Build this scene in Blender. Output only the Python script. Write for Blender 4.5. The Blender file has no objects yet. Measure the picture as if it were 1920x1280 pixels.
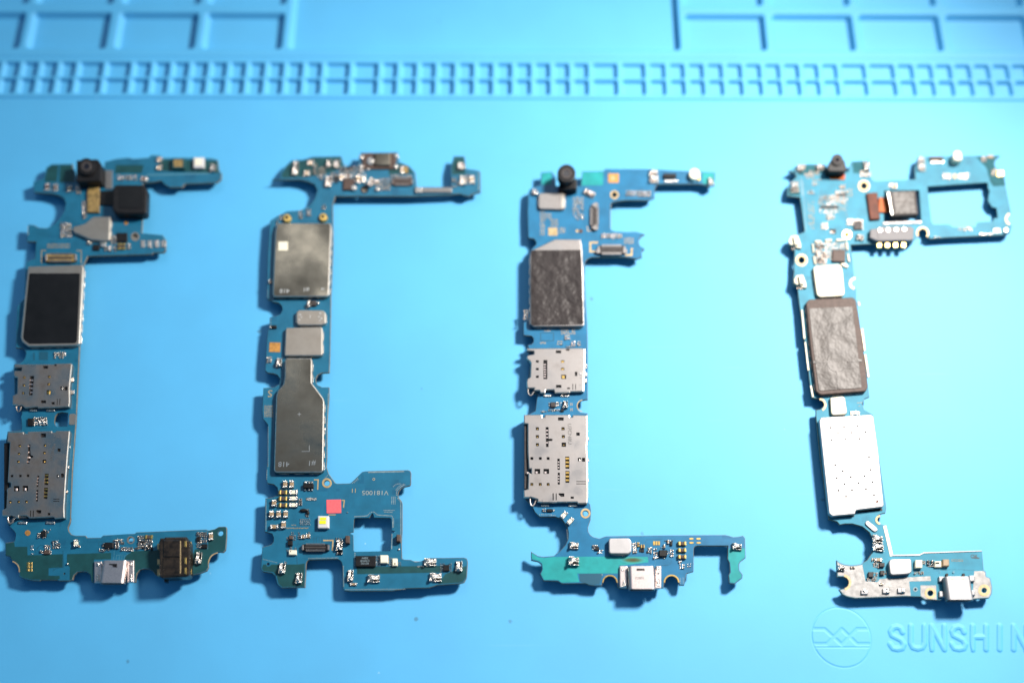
import bpy, math, random
import numpy as np
from mathutils import Vector
from mathutils.geometry import tessellate_polygon
R = math.radians
rnd = random.Random(7)
scene = bpy.context.scene
# ------------------------------------------------------------------ camera (1 unit = 1 cm)
TH = R(24.0); FPX = 2226.0; PPC = 63.0; D = FPX / PPC
CT, ST = math.cos(TH), math.sin(TH)
CAM = Vector((0.0, -D * ST, D * CT))
cam_data = bpy.data.cameras.new('camera'); cam = bpy.data.objects.new('camera', cam_data)
scene.collection.objects.link(cam); scene.camera = cam
cam.location = CAM; cam.rotation_euler = (TH, 0, 0)
cam_data.sensor_width = 36.0; cam_data.lens = FPX / 1920 * 36.0
cam_data.clip_start = 0.5; cam_data.clip_end = 500
cam_data.dof.use_dof = True; cam_data.dof.focus_distance = 33.1
cam_data.dof.aperture_fstop = 0.042; cam_data.dof.aperture_blades = 0

def G(u, v, z=0.0):
    """where the sight line through photo pixel (u, v) meets the level z"""
    x = (u - 960) / FPX; y = -(v - 640) / FPX
    d = Vector((x, y * CT + ST, y * ST - CT))
    t = (z - CAM.z) / d.z
    return (CAM.x + d.x * t, CAM.y + d.y * t)

# ------------------------------------------------------------------ light
world = bpy.data.worlds.new('World'); scene.world = world; world.use_nodes = True
bg = world.node_tree.nodes['Background']
bg.inputs[0].default_value = (0.32, 0.72, 1.2, 1); bg.inputs[1].default_value = 0.22
def area(name, loc, target, size, power, color):
    l = bpy.data.lights.new(name, 'AREA'); l.shape = 'DISK'; l.size = size; l.energy = power; l.color = color
    o = bpy.data.objects.new(name, l); scene.collection.objects.link(o); o.location = loc
    o.rotation_euler = (Vector(target) - Vector(loc)).to_track_quat('-Z', 'Y').to_euler(); return o
LX, LY = G(2300, -100)
spot = bpy.data.lights.new('desk_lamp', 'SPOT'); spot.energy = 193000; spot.color = (1.0, 0.93, 0.86)
spot.shadow_soft_size = 3.7; spot.spot_size = R(88); spot.spot_blend = 1.0
spot_o = bpy.data.objects.new('desk_lamp', spot); scene.collection.objects.link(spot_o); spot_o.location = (LX, LY, 30)
spot_o.rotation_euler = (Vector((-5, -8, 0)) - Vector((LX, LY, 30))).to_track_quat('-Z', 'Y').to_euler()
area('soft_fill_light', (-6, 62, 88), (0, 0, 0), 60, 16000, (1.0, 0.96, 0.90))  # unseen fill lamp, added to lift the shade and give metals a reflection
scene.view_settings.view_transform = 'Standard'; scene.view_settings.look = 'None'
scene.view_settings.exposure = 0.0; scene.view_settings.gamma = 1.0
scene.cycles.use_denoising = True
scene.cycles.max_bounces = 6

# ------------------------------------------------------------------ materials
def mat(name, col, rough=0.5, metal=0.0, spec=0.5, noise=None, bump=None, coat=0.0, rvar=0.0, emit=None):
    """noise=(scale, amount, detail) mottles the base colour; bump=(scale, strength, distance)"""
    m = bpy.data.materials.new(name); m.use_nodes = True
    nt = m.node_tree; b = nt.nodes['Principled BSDF']; N = nt.nodes.new; L = nt.links.new
    b.inputs['Base Color'].default_value = (*col, 1); b.inputs['Roughness'].default_value = rough
    b.inputs['Metallic'].default_value = metal; b.inputs['Specular IOR Level'].default_value = spec
    b.inputs['Coat Weight'].default_value = coat; b.inputs['Coat Roughness'].default_value = 0.15
    tc = N('ShaderNodeTexCoord')
    if noise:
        n = N('ShaderNodeTexNoise'); n.inputs['Scale'].default_value = noise[0]; n.inputs['Detail'].default_value = noise[2]
        L(tc.outputs['Object'], n.inputs['Vector'])
        r = N('ShaderNodeMapRange'); r.inputs[1].default_value = 0.3; r.inputs[2].default_value = 0.7
        r.inputs[3].default_value = 1 - noise[1]; r.inputs[4].default_value = 1 + noise[1]
        L(n.outputs['Fac'], r.inputs[0])
        mx = N('ShaderNodeVectorMath'); mx.operation = 'MULTIPLY'; mx.inputs[0].default_value = col
        L(r.outputs[0], mx.inputs[1]); L(mx.outputs[0], b.inputs['Base Color'])
        if rvar:
            r2 = N('ShaderNodeMapRange'); r2.inputs[1].default_value = 0.3; r2.inputs[2].default_value = 0.7
            r2.inputs[3].default_value = rough + rvar; r2.inputs[4].default_value = max(0.05, rough - rvar)
            L(n.outputs['Fac'], r2.inputs[0]); L(r2.outputs[0], b.inputs['Roughness'])
    if bump:
        n = N('ShaderNodeTexNoise'); n.inputs['Scale'].default_value = bump[0]; n.inputs['Detail'].default_value = 3
        L(tc.outputs['Object'], n.inputs['Vector'])
        bp = N('ShaderNodeBump'); bp.inputs['Strength'].default_value = bump[1]; bp.inputs['Distance'].default_value = bump[2]
        L(n.outputs['Fac'], bp.inputs['Height']); L(bp.outputs[0], b.inputs['Normal'])
    return m

def silicone():
    m = bpy.data.materials.new('blue_silicone'); m.use_nodes = True
    nt = m.node_tree; b = nt.nodes['Principled BSDF']; N = nt.nodes.new; L = nt.links.new
    tc = N('ShaderNodeTexCoord')
    base = N('ShaderNodeRGB'); base.outputs[0].default_value = (0.054, 0.362, 0.650, 1)
    n1 = N('ShaderNodeTexNoise'); n1.inputs['Scale'].default_value = 0.35; n1.inputs['Detail'].default_value = 5
    L(tc.outputs['Object'], n1.inputs['Vector'])
    r1 = N('ShaderNodeMapRange'); r1.inputs[1].default_value = .3; r1.inputs[2].default_value = .7; r1.inputs[3].default_value = .95; r1.inputs[4].default_value = 1.05
    L(n1.outputs['Fac'], r1.inputs[0])
    v1 = N('ShaderNodeVectorMath'); v1.operation = 'MULTIPLY'; L(base.outputs[0], v1.inputs[0]); L(r1.outputs[0], v1.inputs[1])
    # specks of dirt: the centres of a few voronoi cells, thinned by noise
    vo = N('ShaderNodeTexVoronoi'); vo.inputs['Scale'].default_value = 0.8; L(tc.outputs['Object'], vo.inputs['Vector'])
    wn = N('ShaderNodeTexNoise'); wn.inputs['Scale'].default_value = 9.0; L(tc.outputs['Object'], wn.inputs['Vector'])
    ad = N('ShaderNodeMath'); ad.operation = 'MULTIPLY_ADD'; ad.inputs[1].default_value = 0.10; L(wn.outputs['Fac'], ad.inputs[0]); L(vo.outputs['Distance'], ad.inputs[2])
    sx = N('ShaderNodeSeparateColor'); L(vo.outputs['Color'], sx.inputs[0])
    th = N('ShaderNodeMapRange'); th.inputs[1].default_value = 0.3; th.inputs[2].default_value = 1.0; th.inputs[3].default_value = 0.03; th.inputs[4].default_value = 0.115
    L(sx.outputs[0], th.inputs[0])
    su = N('ShaderNodeMath'); su.operation = 'SUBTRACT'; L(th.outputs[0], su.inputs[0]); L(ad.outputs[0], su.inputs[1])
    sp = N('ShaderNodeMapRange'); sp.inputs[1].default_value = 0.0; sp.inputs[2].default_value = 0.03; L(su.outputs[0], sp.inputs[0])
    mp = N('ShaderNodeMath'); mp.operation = 'MULTIPLY'; mp.inputs[1].default_value = 0.6; L(sp.outputs[0], mp.inputs[0])
    mx = N('ShaderNodeMix'); mx.data_type = 'RGBA'; L(mp.outputs[0], mx.inputs['Factor']); L(v1.outputs[0], mx.inputs['A']); mx.inputs['B'].default_value = (0.015, 0.10, 0.17, 1)
    # pale motes and long faint scuffs
    v2 = N('ShaderNodeTexVoronoi'); v2.inputs['Scale'].default_value = 1.15; L(tc.outputs['Object'], v2.inputs['Vector'])
    s2 = N('ShaderNodeSeparateColor'); L(v2.outputs['Color'], s2.inputs[0])
    t2 = N('ShaderNodeMapRange'); t2.inputs[1].default_value = .55; t2.inputs[3].default_value = 0.0; t2.inputs[4].default_value = .038; L(s2.outputs[1], t2.inputs[0])
    u2 = N('ShaderNodeMath'); u2.operation = 'SUBTRACT'; L(t2.outputs[0], u2.inputs[0]); L(v2.outputs['Distance'], u2.inputs[1])
    m2 = N('ShaderNodeMapRange'); m2.inputs[2].default_value = .012; m2.inputs[4].default_value = .35; L(u2.outputs[0], m2.inputs[0])
    mp3 = N('ShaderNodeMapping'); mp3.inputs['Rotation'].default_value = (0, 0, .5); mp3.inputs['Scale'].default_value = (.25, 6, 1); L(tc.outputs['Object'], mp3.inputs[0])
    n3 = N('ShaderNodeTexNoise'); n3.inputs['Scale'].default_value = 1.0; n3.inputs['Detail'].default_value = 2; L(mp3.outputs[0], n3.inputs['Vector'])
    r3 = N('ShaderNodeMapRange'); r3.inputs[1].default_value = .70; r3.inputs[2].default_value = .74; r3.inputs[4].default_value = .03; L(n3.outputs['Fac'], r3.inputs[0])
    a3 = N('ShaderNodeMath'); a3.operation = 'MAXIMUM'; L(m2.outputs[0], a3.inputs[0]); L(r3.outputs[0], a3.inputs[1])
    x3 = N('ShaderNodeMix'); x3.data_type = 'RGBA'; L(a3.outputs[0], x3.inputs['Factor']); L(mx.outputs['Result'], x3.inputs['A']); x3.inputs['B'].default_value = (.45, .72, .85, 1)
    L(x3.outputs['Result'], b.inputs['Base Color'])
    b.inputs['Roughness'].default_value = 0.68; b.inputs['Specular IOR Level'].default_value = 1.0
    b.inputs['Sheen Weight'].default_value = 0.0
    n2 = N('ShaderNodeTexNoise'); n2.inputs['Scale'].default_value = 14; n2.inputs['Detail'].default_value = 4; L(tc.outputs['Object'], n2.inputs['Vector'])
    bp = N('ShaderNodeBump'); bp.inputs['Strength'].default_value = 0.12; bp.inputs['Distance'].default_value = 0.01
    L(n2.outputs['Fac'], bp.inputs['Height']); L(bp.outputs[0], b.inputs['Normal'])
    return m

def soldermask(name, col, line, rough=0.38):
    """glossy solder mask over copper: broad mottling plus faint right-angled traces"""
    m = bpy.data.materials.new(name); m.use_nodes = True
    nt = m.node_tree; b = nt.nodes['Principled BSDF']; N = nt.nodes.new; L = nt.links.new
    tc = N('ShaderNodeTexCoord')
    vo = N('ShaderNodeTexVoronoi'); vo.distance = 'CHEBYCHEV'; vo.feature = 'F1'; vo.inputs['Scale'].default_value = 2.6; L(tc.outputs['Object'], vo.inputs['Vector'])
    sn = N('ShaderNodeMath'); sn.operation = 'SINE'; ml = N('ShaderNodeMath'); ml.operation = 'MULTIPLY'; ml.inputs[1].default_value = 70
    L(vo.outputs['Distance'], ml.inputs[0]); L(ml.outputs[0], sn.inputs[0])
    gt = N('ShaderNodeMapRange'); gt.inputs[1].default_value = 0.55; gt.inputs[2].default_value = 0.9; L(sn.outputs[0], gt.inputs[0])
    n0 = N('ShaderNodeTexNoise'); n0.inputs['Scale'].default_value = 1.3; L(tc.outputs['Object'], n0.inputs['Vector'])
    g2 = N('ShaderNodeMapRange'); g2.inputs[1].default_value = 0.5; g2.inputs[2].default_value = 0.6; g2.inputs[4].default_value = 0.55; L(n0.outputs['Fac'], g2.inputs[0])
    fm = N('ShaderNodeMath'); fm.operation = 'MULTIPLY'; L(gt.outputs[0], fm.inputs[0]); L(g2.outputs[0], fm.inputs[1])
    mx = N('ShaderNodeMix'); mx.data_type = 'RGBA'; L(fm.outputs[0], mx.inputs['Factor']); mx.inputs['A'].default_value = (*col, 1); mx.inputs['B'].default_value = (*line, 1)
    n1 = N('ShaderNodeTexNoise'); n1.inputs['Scale'].default_value = 2.5; n1.inputs['Detail'].default_value = 6; L(tc.outputs['Object'], n1.inputs['Vector'])
    r1 = N('ShaderNodeMapRange'); r1.inputs[1].default_value = .3; r1.inputs[2].default_value = .7; r1.inputs[3].default_value = .86; r1.inputs[4].default_value = 1.14; L(n1.outputs['Fac'], r1.inputs[0])
    v1 = N('ShaderNodeVectorMath'); v1.operation = 'MULTIPLY'; L(mx.outputs['Result'], v1.inputs[0]); L(r1.outputs[0], v1.inputs[1])
    L(v1.outputs[0], b.inputs['Base Color'])
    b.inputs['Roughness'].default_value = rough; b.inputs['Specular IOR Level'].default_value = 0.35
    bp = N('ShaderNodeBump'); bp.inputs['Strength'].default_value = 0.25; bp.inputs['Distance'].default_value = 0.003
    L(fm.outputs[0], bp.inputs['Height']); L(bp.outputs[0], b.inputs['Normal'])
    return m

M = dict(
    silicone=silicone(),
    mask=soldermask('blue_soldermask', (0.010, 0.115, 0.200), (0.006, 0.075, 0.150)),
    mask3=soldermask('bright_blue_soldermask', (0.012, 0.135, 0.265), (0.008, 0.09, 0.19)),
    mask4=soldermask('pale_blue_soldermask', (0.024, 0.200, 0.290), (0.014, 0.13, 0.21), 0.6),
    dark=mat('bare_laminate_dark', (0.008, 0.055, 0.060), 0.45, spec=.3, noise=(3, .2, 4)),
    teal=mat('translucent_teal_laminate', (0.012, 0.255, 0.255), 0.5, spec=.25, noise=(4, .15, 4)),
    dteal=mat('slate_teal_laminate', (0.018, 0.095, 0.115), 0.65, spec=.12, noise=(4, .15, 4)),
    edge=mat('board_edge', (0.12, 0.105, 0.075), 0.6, noise=(8, .35, 4)),
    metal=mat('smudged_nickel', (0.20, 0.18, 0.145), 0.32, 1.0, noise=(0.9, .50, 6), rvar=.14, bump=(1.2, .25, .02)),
    metalw=mat('dull_nickel', (0.46, 0.40, 0.335), 0.46, 1.0, noise=(2.2, .12, 5), rvar=.05, bump=(90, .08, .01)),
    slot=mat('card_slot_steel', (0.46, 0.385, 0.33), 0.38, 1.0, noise=(1.6, .50, 8), rvar=.18, bump=(3, .4, .02)),
    slot3=mat('bright_card_slot_steel', (0.31, 0.290, 0.280), 0.46, 1.0, noise=(1.8, .24, 8), rvar=.12, bump=(70, .06, .01)),
    cream=mat('cream_plated_shield', (0.40, 0.37, 0.29), 0.55, 0.6, noise=(6, .06, 3)),
    white=mat('matt_plated_shield', (0.38, 0.37, 0.37), 0.52, 0.8, noise=(4, .05, 4), bump=(50, .05, .01)),
    tin=mat('solder_tin', (0.62, 0.58, 0.53), 0.27, 1.0, noise=(14, .25, 3), bump=(26, .5, .03)),
    steel=mat('usb_shell_steel', (0.70, 0.60, 0.57), 0.38, 1.0, noise=(20, .10, 4), bump=(110, .12, .01)),
    tinned=mat('brushed_tinned_ground', (0.24, 0.235, 0.23), 0.55, 0.85, noise=(7, .07, 6), rvar=.1, bump=(40, .25, .01)),
    gold=mat('gold_plating', (0.80, 0.52, 0.16), 0.32, 1.0, noise=(12, .2, 3)),
    tan=mat('bare_gold_pad', (0.42, 0.31, 0.16), 0.5, 0.3, noise=(10, .25, 4)),
    copper=mat('copper_pad', (0.50, 0.24, 0.06), 0.5, 0.4, noise=(14, .3, 4)),
    via=mat('via_dot', (0.26, 0.30, 0.28), 0.5, noise=(10, .2, 2)),
    black=mat('black_resin', (0.008, 0.0075, 0.008), 0.45, spec=.3, noise=(10, .3, 4), bump=(40, .1, .01)),
    film=mat('black_film', (0.006, 0.006, 0.0065), 0.35, spec=.3, noise=(2, .3, 5), bump=(3, .1, .03)),
    jack=mat('brown_black_plastic', (0.020, 0.014, 0.009), 0.22, noise=(7, .6, 6), bump=(22, .2, .02)),
    brown=mat('ferrite_brown', (0.080, 0.055, 0.046), 0.55, spec=.2, noise=(10, .2, 3)),
    body=mat('capacitor_ceramic', (0.30, 0.21, 0.12), 0.5, noise=(12, .2, 3)),
    pink=mat('pink_sticker', (0.90, 0.105, 0.12), 0.8, noise=(25, .12, 4)),
    led=mat('led_package', (0.55, 0.54, 0.53), 0.4),
    yellow=mat('led_phosphor', (0.72, 0.70, 0.02), 0.35),
    ivory=mat('ivory_ceramic', (0.80, 0.74, 0.56), 0.4),
    edge_glint=mat('can_edge_glint', (0.66, 0.60, 0.52), 0.34, 1.0, noise=(9, .15, 3)),  # brighter metal that paints a highlight along can and slot edges
    greyp=mat('grey_plastic', (0.13, 0.125, 0.13), 0.5, spec=.25),
    amber=mat('amber_flex', (0.42, 0.09, 0.01), 0.5, spec=.2),
    rust=mat('brown_connector', (0.10, 0.026, 0.012), 0.5, spec=.15, noise=(6, .3, 4)),
    purple=mat('violet_flex', (0.15, 0.05, 0.36), 0.4),
    chip=mat('grey_chip', (0.055, 0.048, 0.046), 0.55, spec=.2, noise=(10, .2, 3)),
    khaki=mat('khaki_connector', (0.24, 0.16, 0.055), 0.45, noise=(9, .5, 4)),
    ink=mat('pale_ink', (0.22, 0.30, 0.33), 0.6),
    inkd=mat('etched_mark', (0.13, 0.125, 0.12), 0.6, 0.5),
    emboss=mat('embossed_mark', (0.72, 0.70, 0.66), 0.3, 1.0),
    wood=mat('bench_top', (0.42, 0.40, 0.38), 0.6, noise=(1, .1, 4)),
    glass=mat('lens_glass', (0.012, 0.010, 0.014), 0.06, 0.0, 0.8),
    line=mat('buried_trace', (0.008, 0.075, 0.125), 0.4),
    linel=mat('raised_trace', (0.06, 0.20, 0.27), 0.4),
)
def tape(name, col, sc, st, di, rough):
    return mat(name, col, rough, 0.0, 0.35, noise=(2.5, .15, 5), bump=(sc, st, di))
M['tape3'] = tape('grey_thermal_film', (0.026, 0.020, 0.019), 2.2, 0.95, 0.09, 0.46)
M['tape4'] = tape('wrinkled_grey_film', (0.052, 0.043, 0.037), 1.7, .6, 0.10, 0.45)

# ------------------------------------------------------------------ geometry helpers
def mesh_obj(name, verts, faces, mats, parent=None, origin=(0, 0, 0), fm=None, smooth=False, loc=None):
    me = bpy.data.meshes.new(name)
    o0 = Vector(origin)
    me.from_pydata([tuple(Vector(v) - o0) for v in verts], [], faces)
    if not isinstance(mats, (list, tuple)): mats = [mats]
    for m_ in mats: me.materials.append(m_)
    if fm is not None: me.polygons.foreach_set('material_index', fm)
    if smooth: me.polygons.foreach_set('use_smooth', [True] * len(me.polygons))
    me.update()
    o = bpy.data.objects.new(name, me); scene.collection.objects.link(o)
    if parent: o.parent = parent
    if loc is not None: o.location = loc
    return o

def area2(p):
    return sum(p[i][0] * p[(i + 1) % len(p)][1] - p[(i + 1) % len(p)][0] * p[i][1] for i in range(len(p)))
def ccw(p): return list(p) if area2(p) > 0 else list(p)[::-1]
def clean(p, e=1e-4):
    q = []
    for a in p:
        if not q or abs(a[0] - q[-1][0]) + abs(a[1] - q[-1][1]) > e: q.append(a)
    while len(q) > 2 and abs(q[0][0] - q[-1][0]) + abs(q[0][1] - q[-1][1]) <= e: q.pop()
    return q
def inset(p, d):
    """move every corner of a ccw outline inwards by d"""
    n = len(p); out = []
    for i in range(n):
        a, b, c = Vector(p[i - 1]), Vector(p[i]), Vector(p[(i + 1) % n])
        e1 = (b - a).normalized(); e2 = (c - b).normalized()
        n1 = Vector((-e1.y, e1.x)); n2 = Vector((-e2.y, e2.x))
        m_ = n1 + n2
        k = m_.length_squared
        m_ = (m_ * (2 / k)) if k > 0.6 else m_.normalized() * 1.3 if k > 1e-6 else n1
        q = b + m_ * d; out.append((q.x, q.y))
    return out
def rounded(p, r, seg=4):
    """round the corners of an outline"""
    if r <= 0: return p
    n = len(p); out = []
    for i in range(n):
        a, b, c = Vector(p[i - 1]), Vector(p[i]), Vector(p[(i + 1) % n])
        l1, l2 = (a - b).length, (c - b).length
        k = min(r, l1 * .48, l2 * .48)
        s = b + (a - b).normalized() * k; e = b + (c - b).normalized() * k
        for j in range(seg + 1):
            t = j / seg
            q = s * (1 - t) ** 2 + b * 2 * t * (1 - t) + e * t * t
            out.append((q.x, q.y))
    return clean(out)

def solid(outline, z0, z1, bev=0.0, seg=1, holes=(), hole_z=None, bottom=True, z_dome=0.0):
    """flat-topped solid over an outline (may be concave) with chamfered top edge and holes. -> verts, faces"""
    o = ccw(clean(outline)); V = []; F = []
    def ring(pts, z):
        s = len(V); V.extend((x, y, z) for x, y in pts); return list(range(s, s + len(pts)))
    def skin(lo, hi, flip=False):
        n = len(lo)
        for i in range(n):
            j = (i + 1) % n
            F.append((lo[i], hi[i], hi[j], lo[j]) if flip else (lo[i], lo[j], hi[j], hi[i]))
    if bev > 0:
        rs = [ring(o, z0), ring(o, z1 - bev)]
        for s in range(1, seg + 1):
            a = s / seg * math.pi / 2
            rs.append(ring(inset(o, bev * (1 - math.cos(a))), z1 - bev + bev * math.sin(a)))
    else:
        rs = [ring(o, z0), ring(o, z1)]
    for a, b in zip(rs, rs[1:]): skin(a, b)
    top = rs[-1]; loops = [[Vector(V[i]) for i in top]]; idx = list(top)
    hz = z0 if hole_z is None else hole_z
    hb = []
    for h in holes:
        h = ccw(clean(h))
        t = ring(h, z1); b = ring(h, hz); skin(b, t, True)
        loops.append([Vector(V[i]) for i in t]); idx += t; hb.append(b)
    for tri in tessellate_polygon(loops):
        f = tuple(idx[i] for i in tri)
        a, b, c = (V[i] for i in f)
        cr = (b[0] - a[0]) * (c[1] - a[1]) - (b[1] - a[1]) * (c[0] - a[0])
        if abs(cr) < 1e-12: continue
        F.append(f if cr > 0 else f[::-1])
    if bottom:
        lp = [[Vector(V[i]) for i in rs[0]]]; ix = list(rs[0])
        if hole_z is None:
            for b in hb: lp.append([Vector(V[i]) for i in b]); ix += b
        for tri in tessellate_polygon(lp):
            f = tuple(ix[i] for i in tri)
            a, b, c = (V[i] for i in f)
            cr = (b[0] - a[0]) * (c[1] - a[1]) - (b[1] - a[1]) * (c[0] - a[0])
            if abs(cr) < 1e-12: continue
            F.append(f if cr < 0 else f[::-1])
    return V, F

def circle(cx, cy, r, n=20, ry=None):
    ry = r if ry is None else ry
    return [(cx + r * math.cos(2 * math.pi * i / n), cy + ry * math.sin(2 * math.pi * i / n)) for i in range(n)]

def box_vf(x0, x1, y0, y1, z0, z1, bev=0.0):
    return solid([(x0, y0), (x1, y0), (x1, y1), (x0, y1)], z0, z1, bev)
def join(parts):
    """parts: (V, F, matindex) -> V, F, fm"""
    V, F, fm = [], [], []
    for v, f, m_ in parts:
        s = len(V); V += list(v); F += [tuple(i + s for i in q) for q in f]; fm += [m_] * len(f)
    return V, F, fm

def template(name, parts, mats, smooth=False):
    V, F, fm = join(parts)
    me = bpy.data.meshes.new(name); me.from_pydata(V, [], F)
    for m_ in mats: me.materials.append(m_)
    me.polygons.foreach_set('material_index', fm)
    if smooth: me.polygons.foreach_set('use_smooth', [True] * len(F))
    me.update(); return me
# two-terminal chip part, unit size, long axis x, base at z=0
def cap_mesh(name, body, term, k=.27):
    return template(name, [(*box_vf(-.5 + k, .5 - k, -.42, .42, 0, .9, .05), 0),
                           (*box_vf(-.5, -.5 + k, -.5, .5, 0, 1, .1), 1), (*box_vf(.5 - k, .5, -.5, .5, 0, 1, .1), 1)], [body, term])
T_CAP = dict(tan=cap_mesh('capacitor_tan', M['body'], M['tin']), brown=cap_mesh('capacitor_brown', M['brown'], M['tin']),
             gold=cap_mesh('capacitor_gold_ends', M['brown'], M['gold'], .30), black=cap_mesh('resistor', M['black'], M['tin'], .2),
             white=cap_mesh('capacitor_pale', M['ivory'], M['tin'], .3))
def spring_mesh():
    # bent sprung contact on a solder base: arched tongue, folded side ears, dimple; long axis y
    P = [(*box_vf(-.5, .5, -.5, -.05, 0, .16, .04), 0), (*box_vf(-.46, .46, -.05, .46, 0, .12, .02), 1), (*box_vf(-.5, .1, .36, .5, 0, .3, .04), 0),
         (*box_vf(-.5, -.40, -.5, .02, .1, .6, .02), 0), (*box_vf(.40, .5, -.12, .5, .1, .5, .02), 0), (*box_vf(.12, .5, -.5, -.32, .1, .85, .04), 0),
         (*box_vf(-.42, -.1, .28, .46, .1, .6, .04), 0)]
    prof = [(-.40, .14), (-.46, .4), (-.42, .72), (-.28, .92), (-.08, 1.0), (.10, .93), (.22, .74), (.30, .5), (.40, .34), (.46, .4)]
    V = []; F = []
    for k, (y, z) in enumerate(prof):
        w = .27 - .008 * k
        V += [(-w - .06, y, z), (w - .06, y, z), (w * .9 - .06, y, z - .09), (-w * .9 - .06, y, z - .09)]
    for i in range(len(prof) - 1):
        a = i * 4
        for j in range(4): F.append((a + j, a + (j + 1) % 4, a + 4 + (j + 1) % 4, a + 4 + j))
    F.append((0, 3, 2, 1)); e = len(V) - 4; F.append((e, e + 1, e + 2, e + 3))
    return template('spring_contact', P + [(V, F, 0)], [M['tin'], M['black']])
T_SPRING = spring_mesh()

class Board:
    def __init__(s, label, group, mask, centre, zb=0.32):
        s.zb = zb; x, y = G(*centre, 0)
        s.root = bpy.data.objects.new('circuit_board', None); scene.collection.objects.link(s.root)
        s.root.location = (x, y, 0); s.o = (x, y, 0); s.root.empty_display_size = .5
        s.root['label'] = label; s.root['category'] = 'circuit board'; s.root['group'] = group
        s.mask = mask; s.micro_parts = []; s.flat_parts = []; s.zone = (0, 0, 1)
        s.MM = [M['tin'], M['black'], M['body'], M['brown'], M['tan'], M['via'], M['gold'], M['line'], M['linel'], M['ivory']]
        s.lvl = 0
    def z(s, ox, oy, sc): s.zone = (ox, oy, sc)
    def px(s, x, y): return (s.zone[0] + x / s.zone[2], s.zone[1] + y / s.zone[2])
    def w(s, x, y, z): return G(*s.px(x, y), z)
    def path(s, pts, z): return [s.w(x, y, z) for x, y in pts]
    def cm(s, L): return L / s.zone[2] / PPC     # zoomed pixels -> cm (near the middle of the picture)
    def poly(s, name, pts, h, m, bev=0.0, seg=1, rnd_=0.0, parent=None, base=0.0, holes=(), hole_z=None, smooth=False, bottom=True, edge=None):
        zt = s.zb + base + h
        o = s.path(pts, zt)
        if rnd_: o = rounded(ccw(clean(o)), rnd_)
        V, F = solid(o, s.zb + base, zt, bev, seg, [s.path(q, zt) for q in holes], None if hole_z is None else zt - hole_z, bottom)
        fm = None; mm = M[m]
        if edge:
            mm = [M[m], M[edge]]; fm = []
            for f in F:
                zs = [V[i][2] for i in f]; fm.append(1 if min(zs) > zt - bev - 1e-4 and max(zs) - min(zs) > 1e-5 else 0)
        ob = mesh_obj(name, V, F, mm, s.root if parent is None else parent, s.o if parent is None else parent['_o'], fm)
        ob['_o'] = s.o
        return ob
    def box(s, name, x0, y0, x1, y1, h, m, rot=0, **k):
        cx, cy = (x0 + x1) / 2, (y0 + y1) / 2; a = R(rot)
        pts = [(cx + (x - cx) * math.cos(a) - (y - cy) * math.sin(a), cy + (x - cx) * math.sin(a) + (y - cy) * math.cos(a))
               for x, y in ((x0, y0), (x1, y0), (x1, y1), (x0, y1))]
        return s.poly(name, pts, h, m, **k)
    def disc(s, name, x, y, r, h, m, n=20, **k):
        return s.poly(name, circle(x, y, r, n), h, m, **k)
    def ring(s, name, x, y, ro, ri, m='tan', h=0.006, a0=0, a1=360, n=28, base=0.0):
        zt = s.zb + base + h
        if a1 - a0 >= 360:
            V, F = solid(s.path(circle(x, y, ro, n), zt), s.zb + base, zt, 0, 1, [s.path(circle(x, y, ri, n), zt)])
        else:
            A = [R(a0 + (a1 - a0) * i / n) for i in range(n + 1)]
            o = [(x + ro * math.cos(t), y + ro * math.sin(t)) for t in A] + [(x + ri * math.cos(t), y + ri * math.sin(t)) for t in A[::-1]]
            V, F = solid(s.path(o, zt), s.zb + base, zt)
        return mesh_obj(name, V, F, M[m], s.root, s.o)
    def place(s, name, me, x, y, lx, ly, h, rot=0, base=0.0):
        """shared mesh laid at a zoomed-pixel centre, lx by ly zoomed pixels, turned by rot degrees (clockwise in the picture)"""
        z = s.zb + base
        a = R(rot); X, Y = s.w(x, y, z + h)
        dx, dy = s.w(x + math.cos(a) * lx / 2, y + math.sin(a) * lx / 2, z + h); ex, ey = s.w(x - math.sin(a) * ly / 2, y + math.cos(a) * ly / 2, z + h)
        o = bpy.data.objects.new(name, me); scene.collection.objects.link(o); o.parent = s.root
        o.location = (X - s.o[0], Y - s.o[1], z); o.rotation_euler = (0, 0, math.atan2(dy - Y, dx - X))
        o.scale = (2 * math.hypot(dx - X, dy - Y), 2 * math.hypot(ex - X, ey - Y), h)
        return o
    def cap(s, x0, y0, x1, y1, kind='tan', h=0.05, rot=0, name='capacitor'):
        w, l = abs(x1 - x0), abs(y1 - y0); v = l > w
        if min(w, l) / s.zone[2] < 4.2 and max(w, l) / s.zone[2] < 8.5:
            return s.micro((x0 + x1) / 2, (y0 + y1) / 2, w, l, h, kind)
        return s.place(name if kind != 'black' else 'resistor', T_CAP[kind], (x0 + x1) / 2, (y0 + y1) / 2, max(w, l), min(w, l), h, (90 if v else 0) + rot)
    def spring(s, x0, y0, x1, y1, rot=0, h=0.13):
        w, l = abs(x1 - x0), abs(y1 - y0); v = l >= w
        return s.place('spring_contact', T_SPRING, (x0 + x1) / 2, (y0 + y1) / 2, min(w, l), max(w, l), h, (0 if v else 90) + rot)
    def mbox(s, x, y, lx, ly, h, mi, base=0.0):
        z = s.zb + base; X, Y = s.w(x, y, z + h)
        a = s.w(x + lx / 2, y, z + h); b = s.w(x, y + ly / 2, z + h); hx, hy = abs(a[0] - X), abs(b[1] - Y)
        V, F = box_vf(X - hx, X + hx, Y - hy, Y + hy, z - .001, z + h, min(.006, hx * .3, hy * .3) if h > .01 else 0)
        s.micro_parts.append((V, F, mi))
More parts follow.
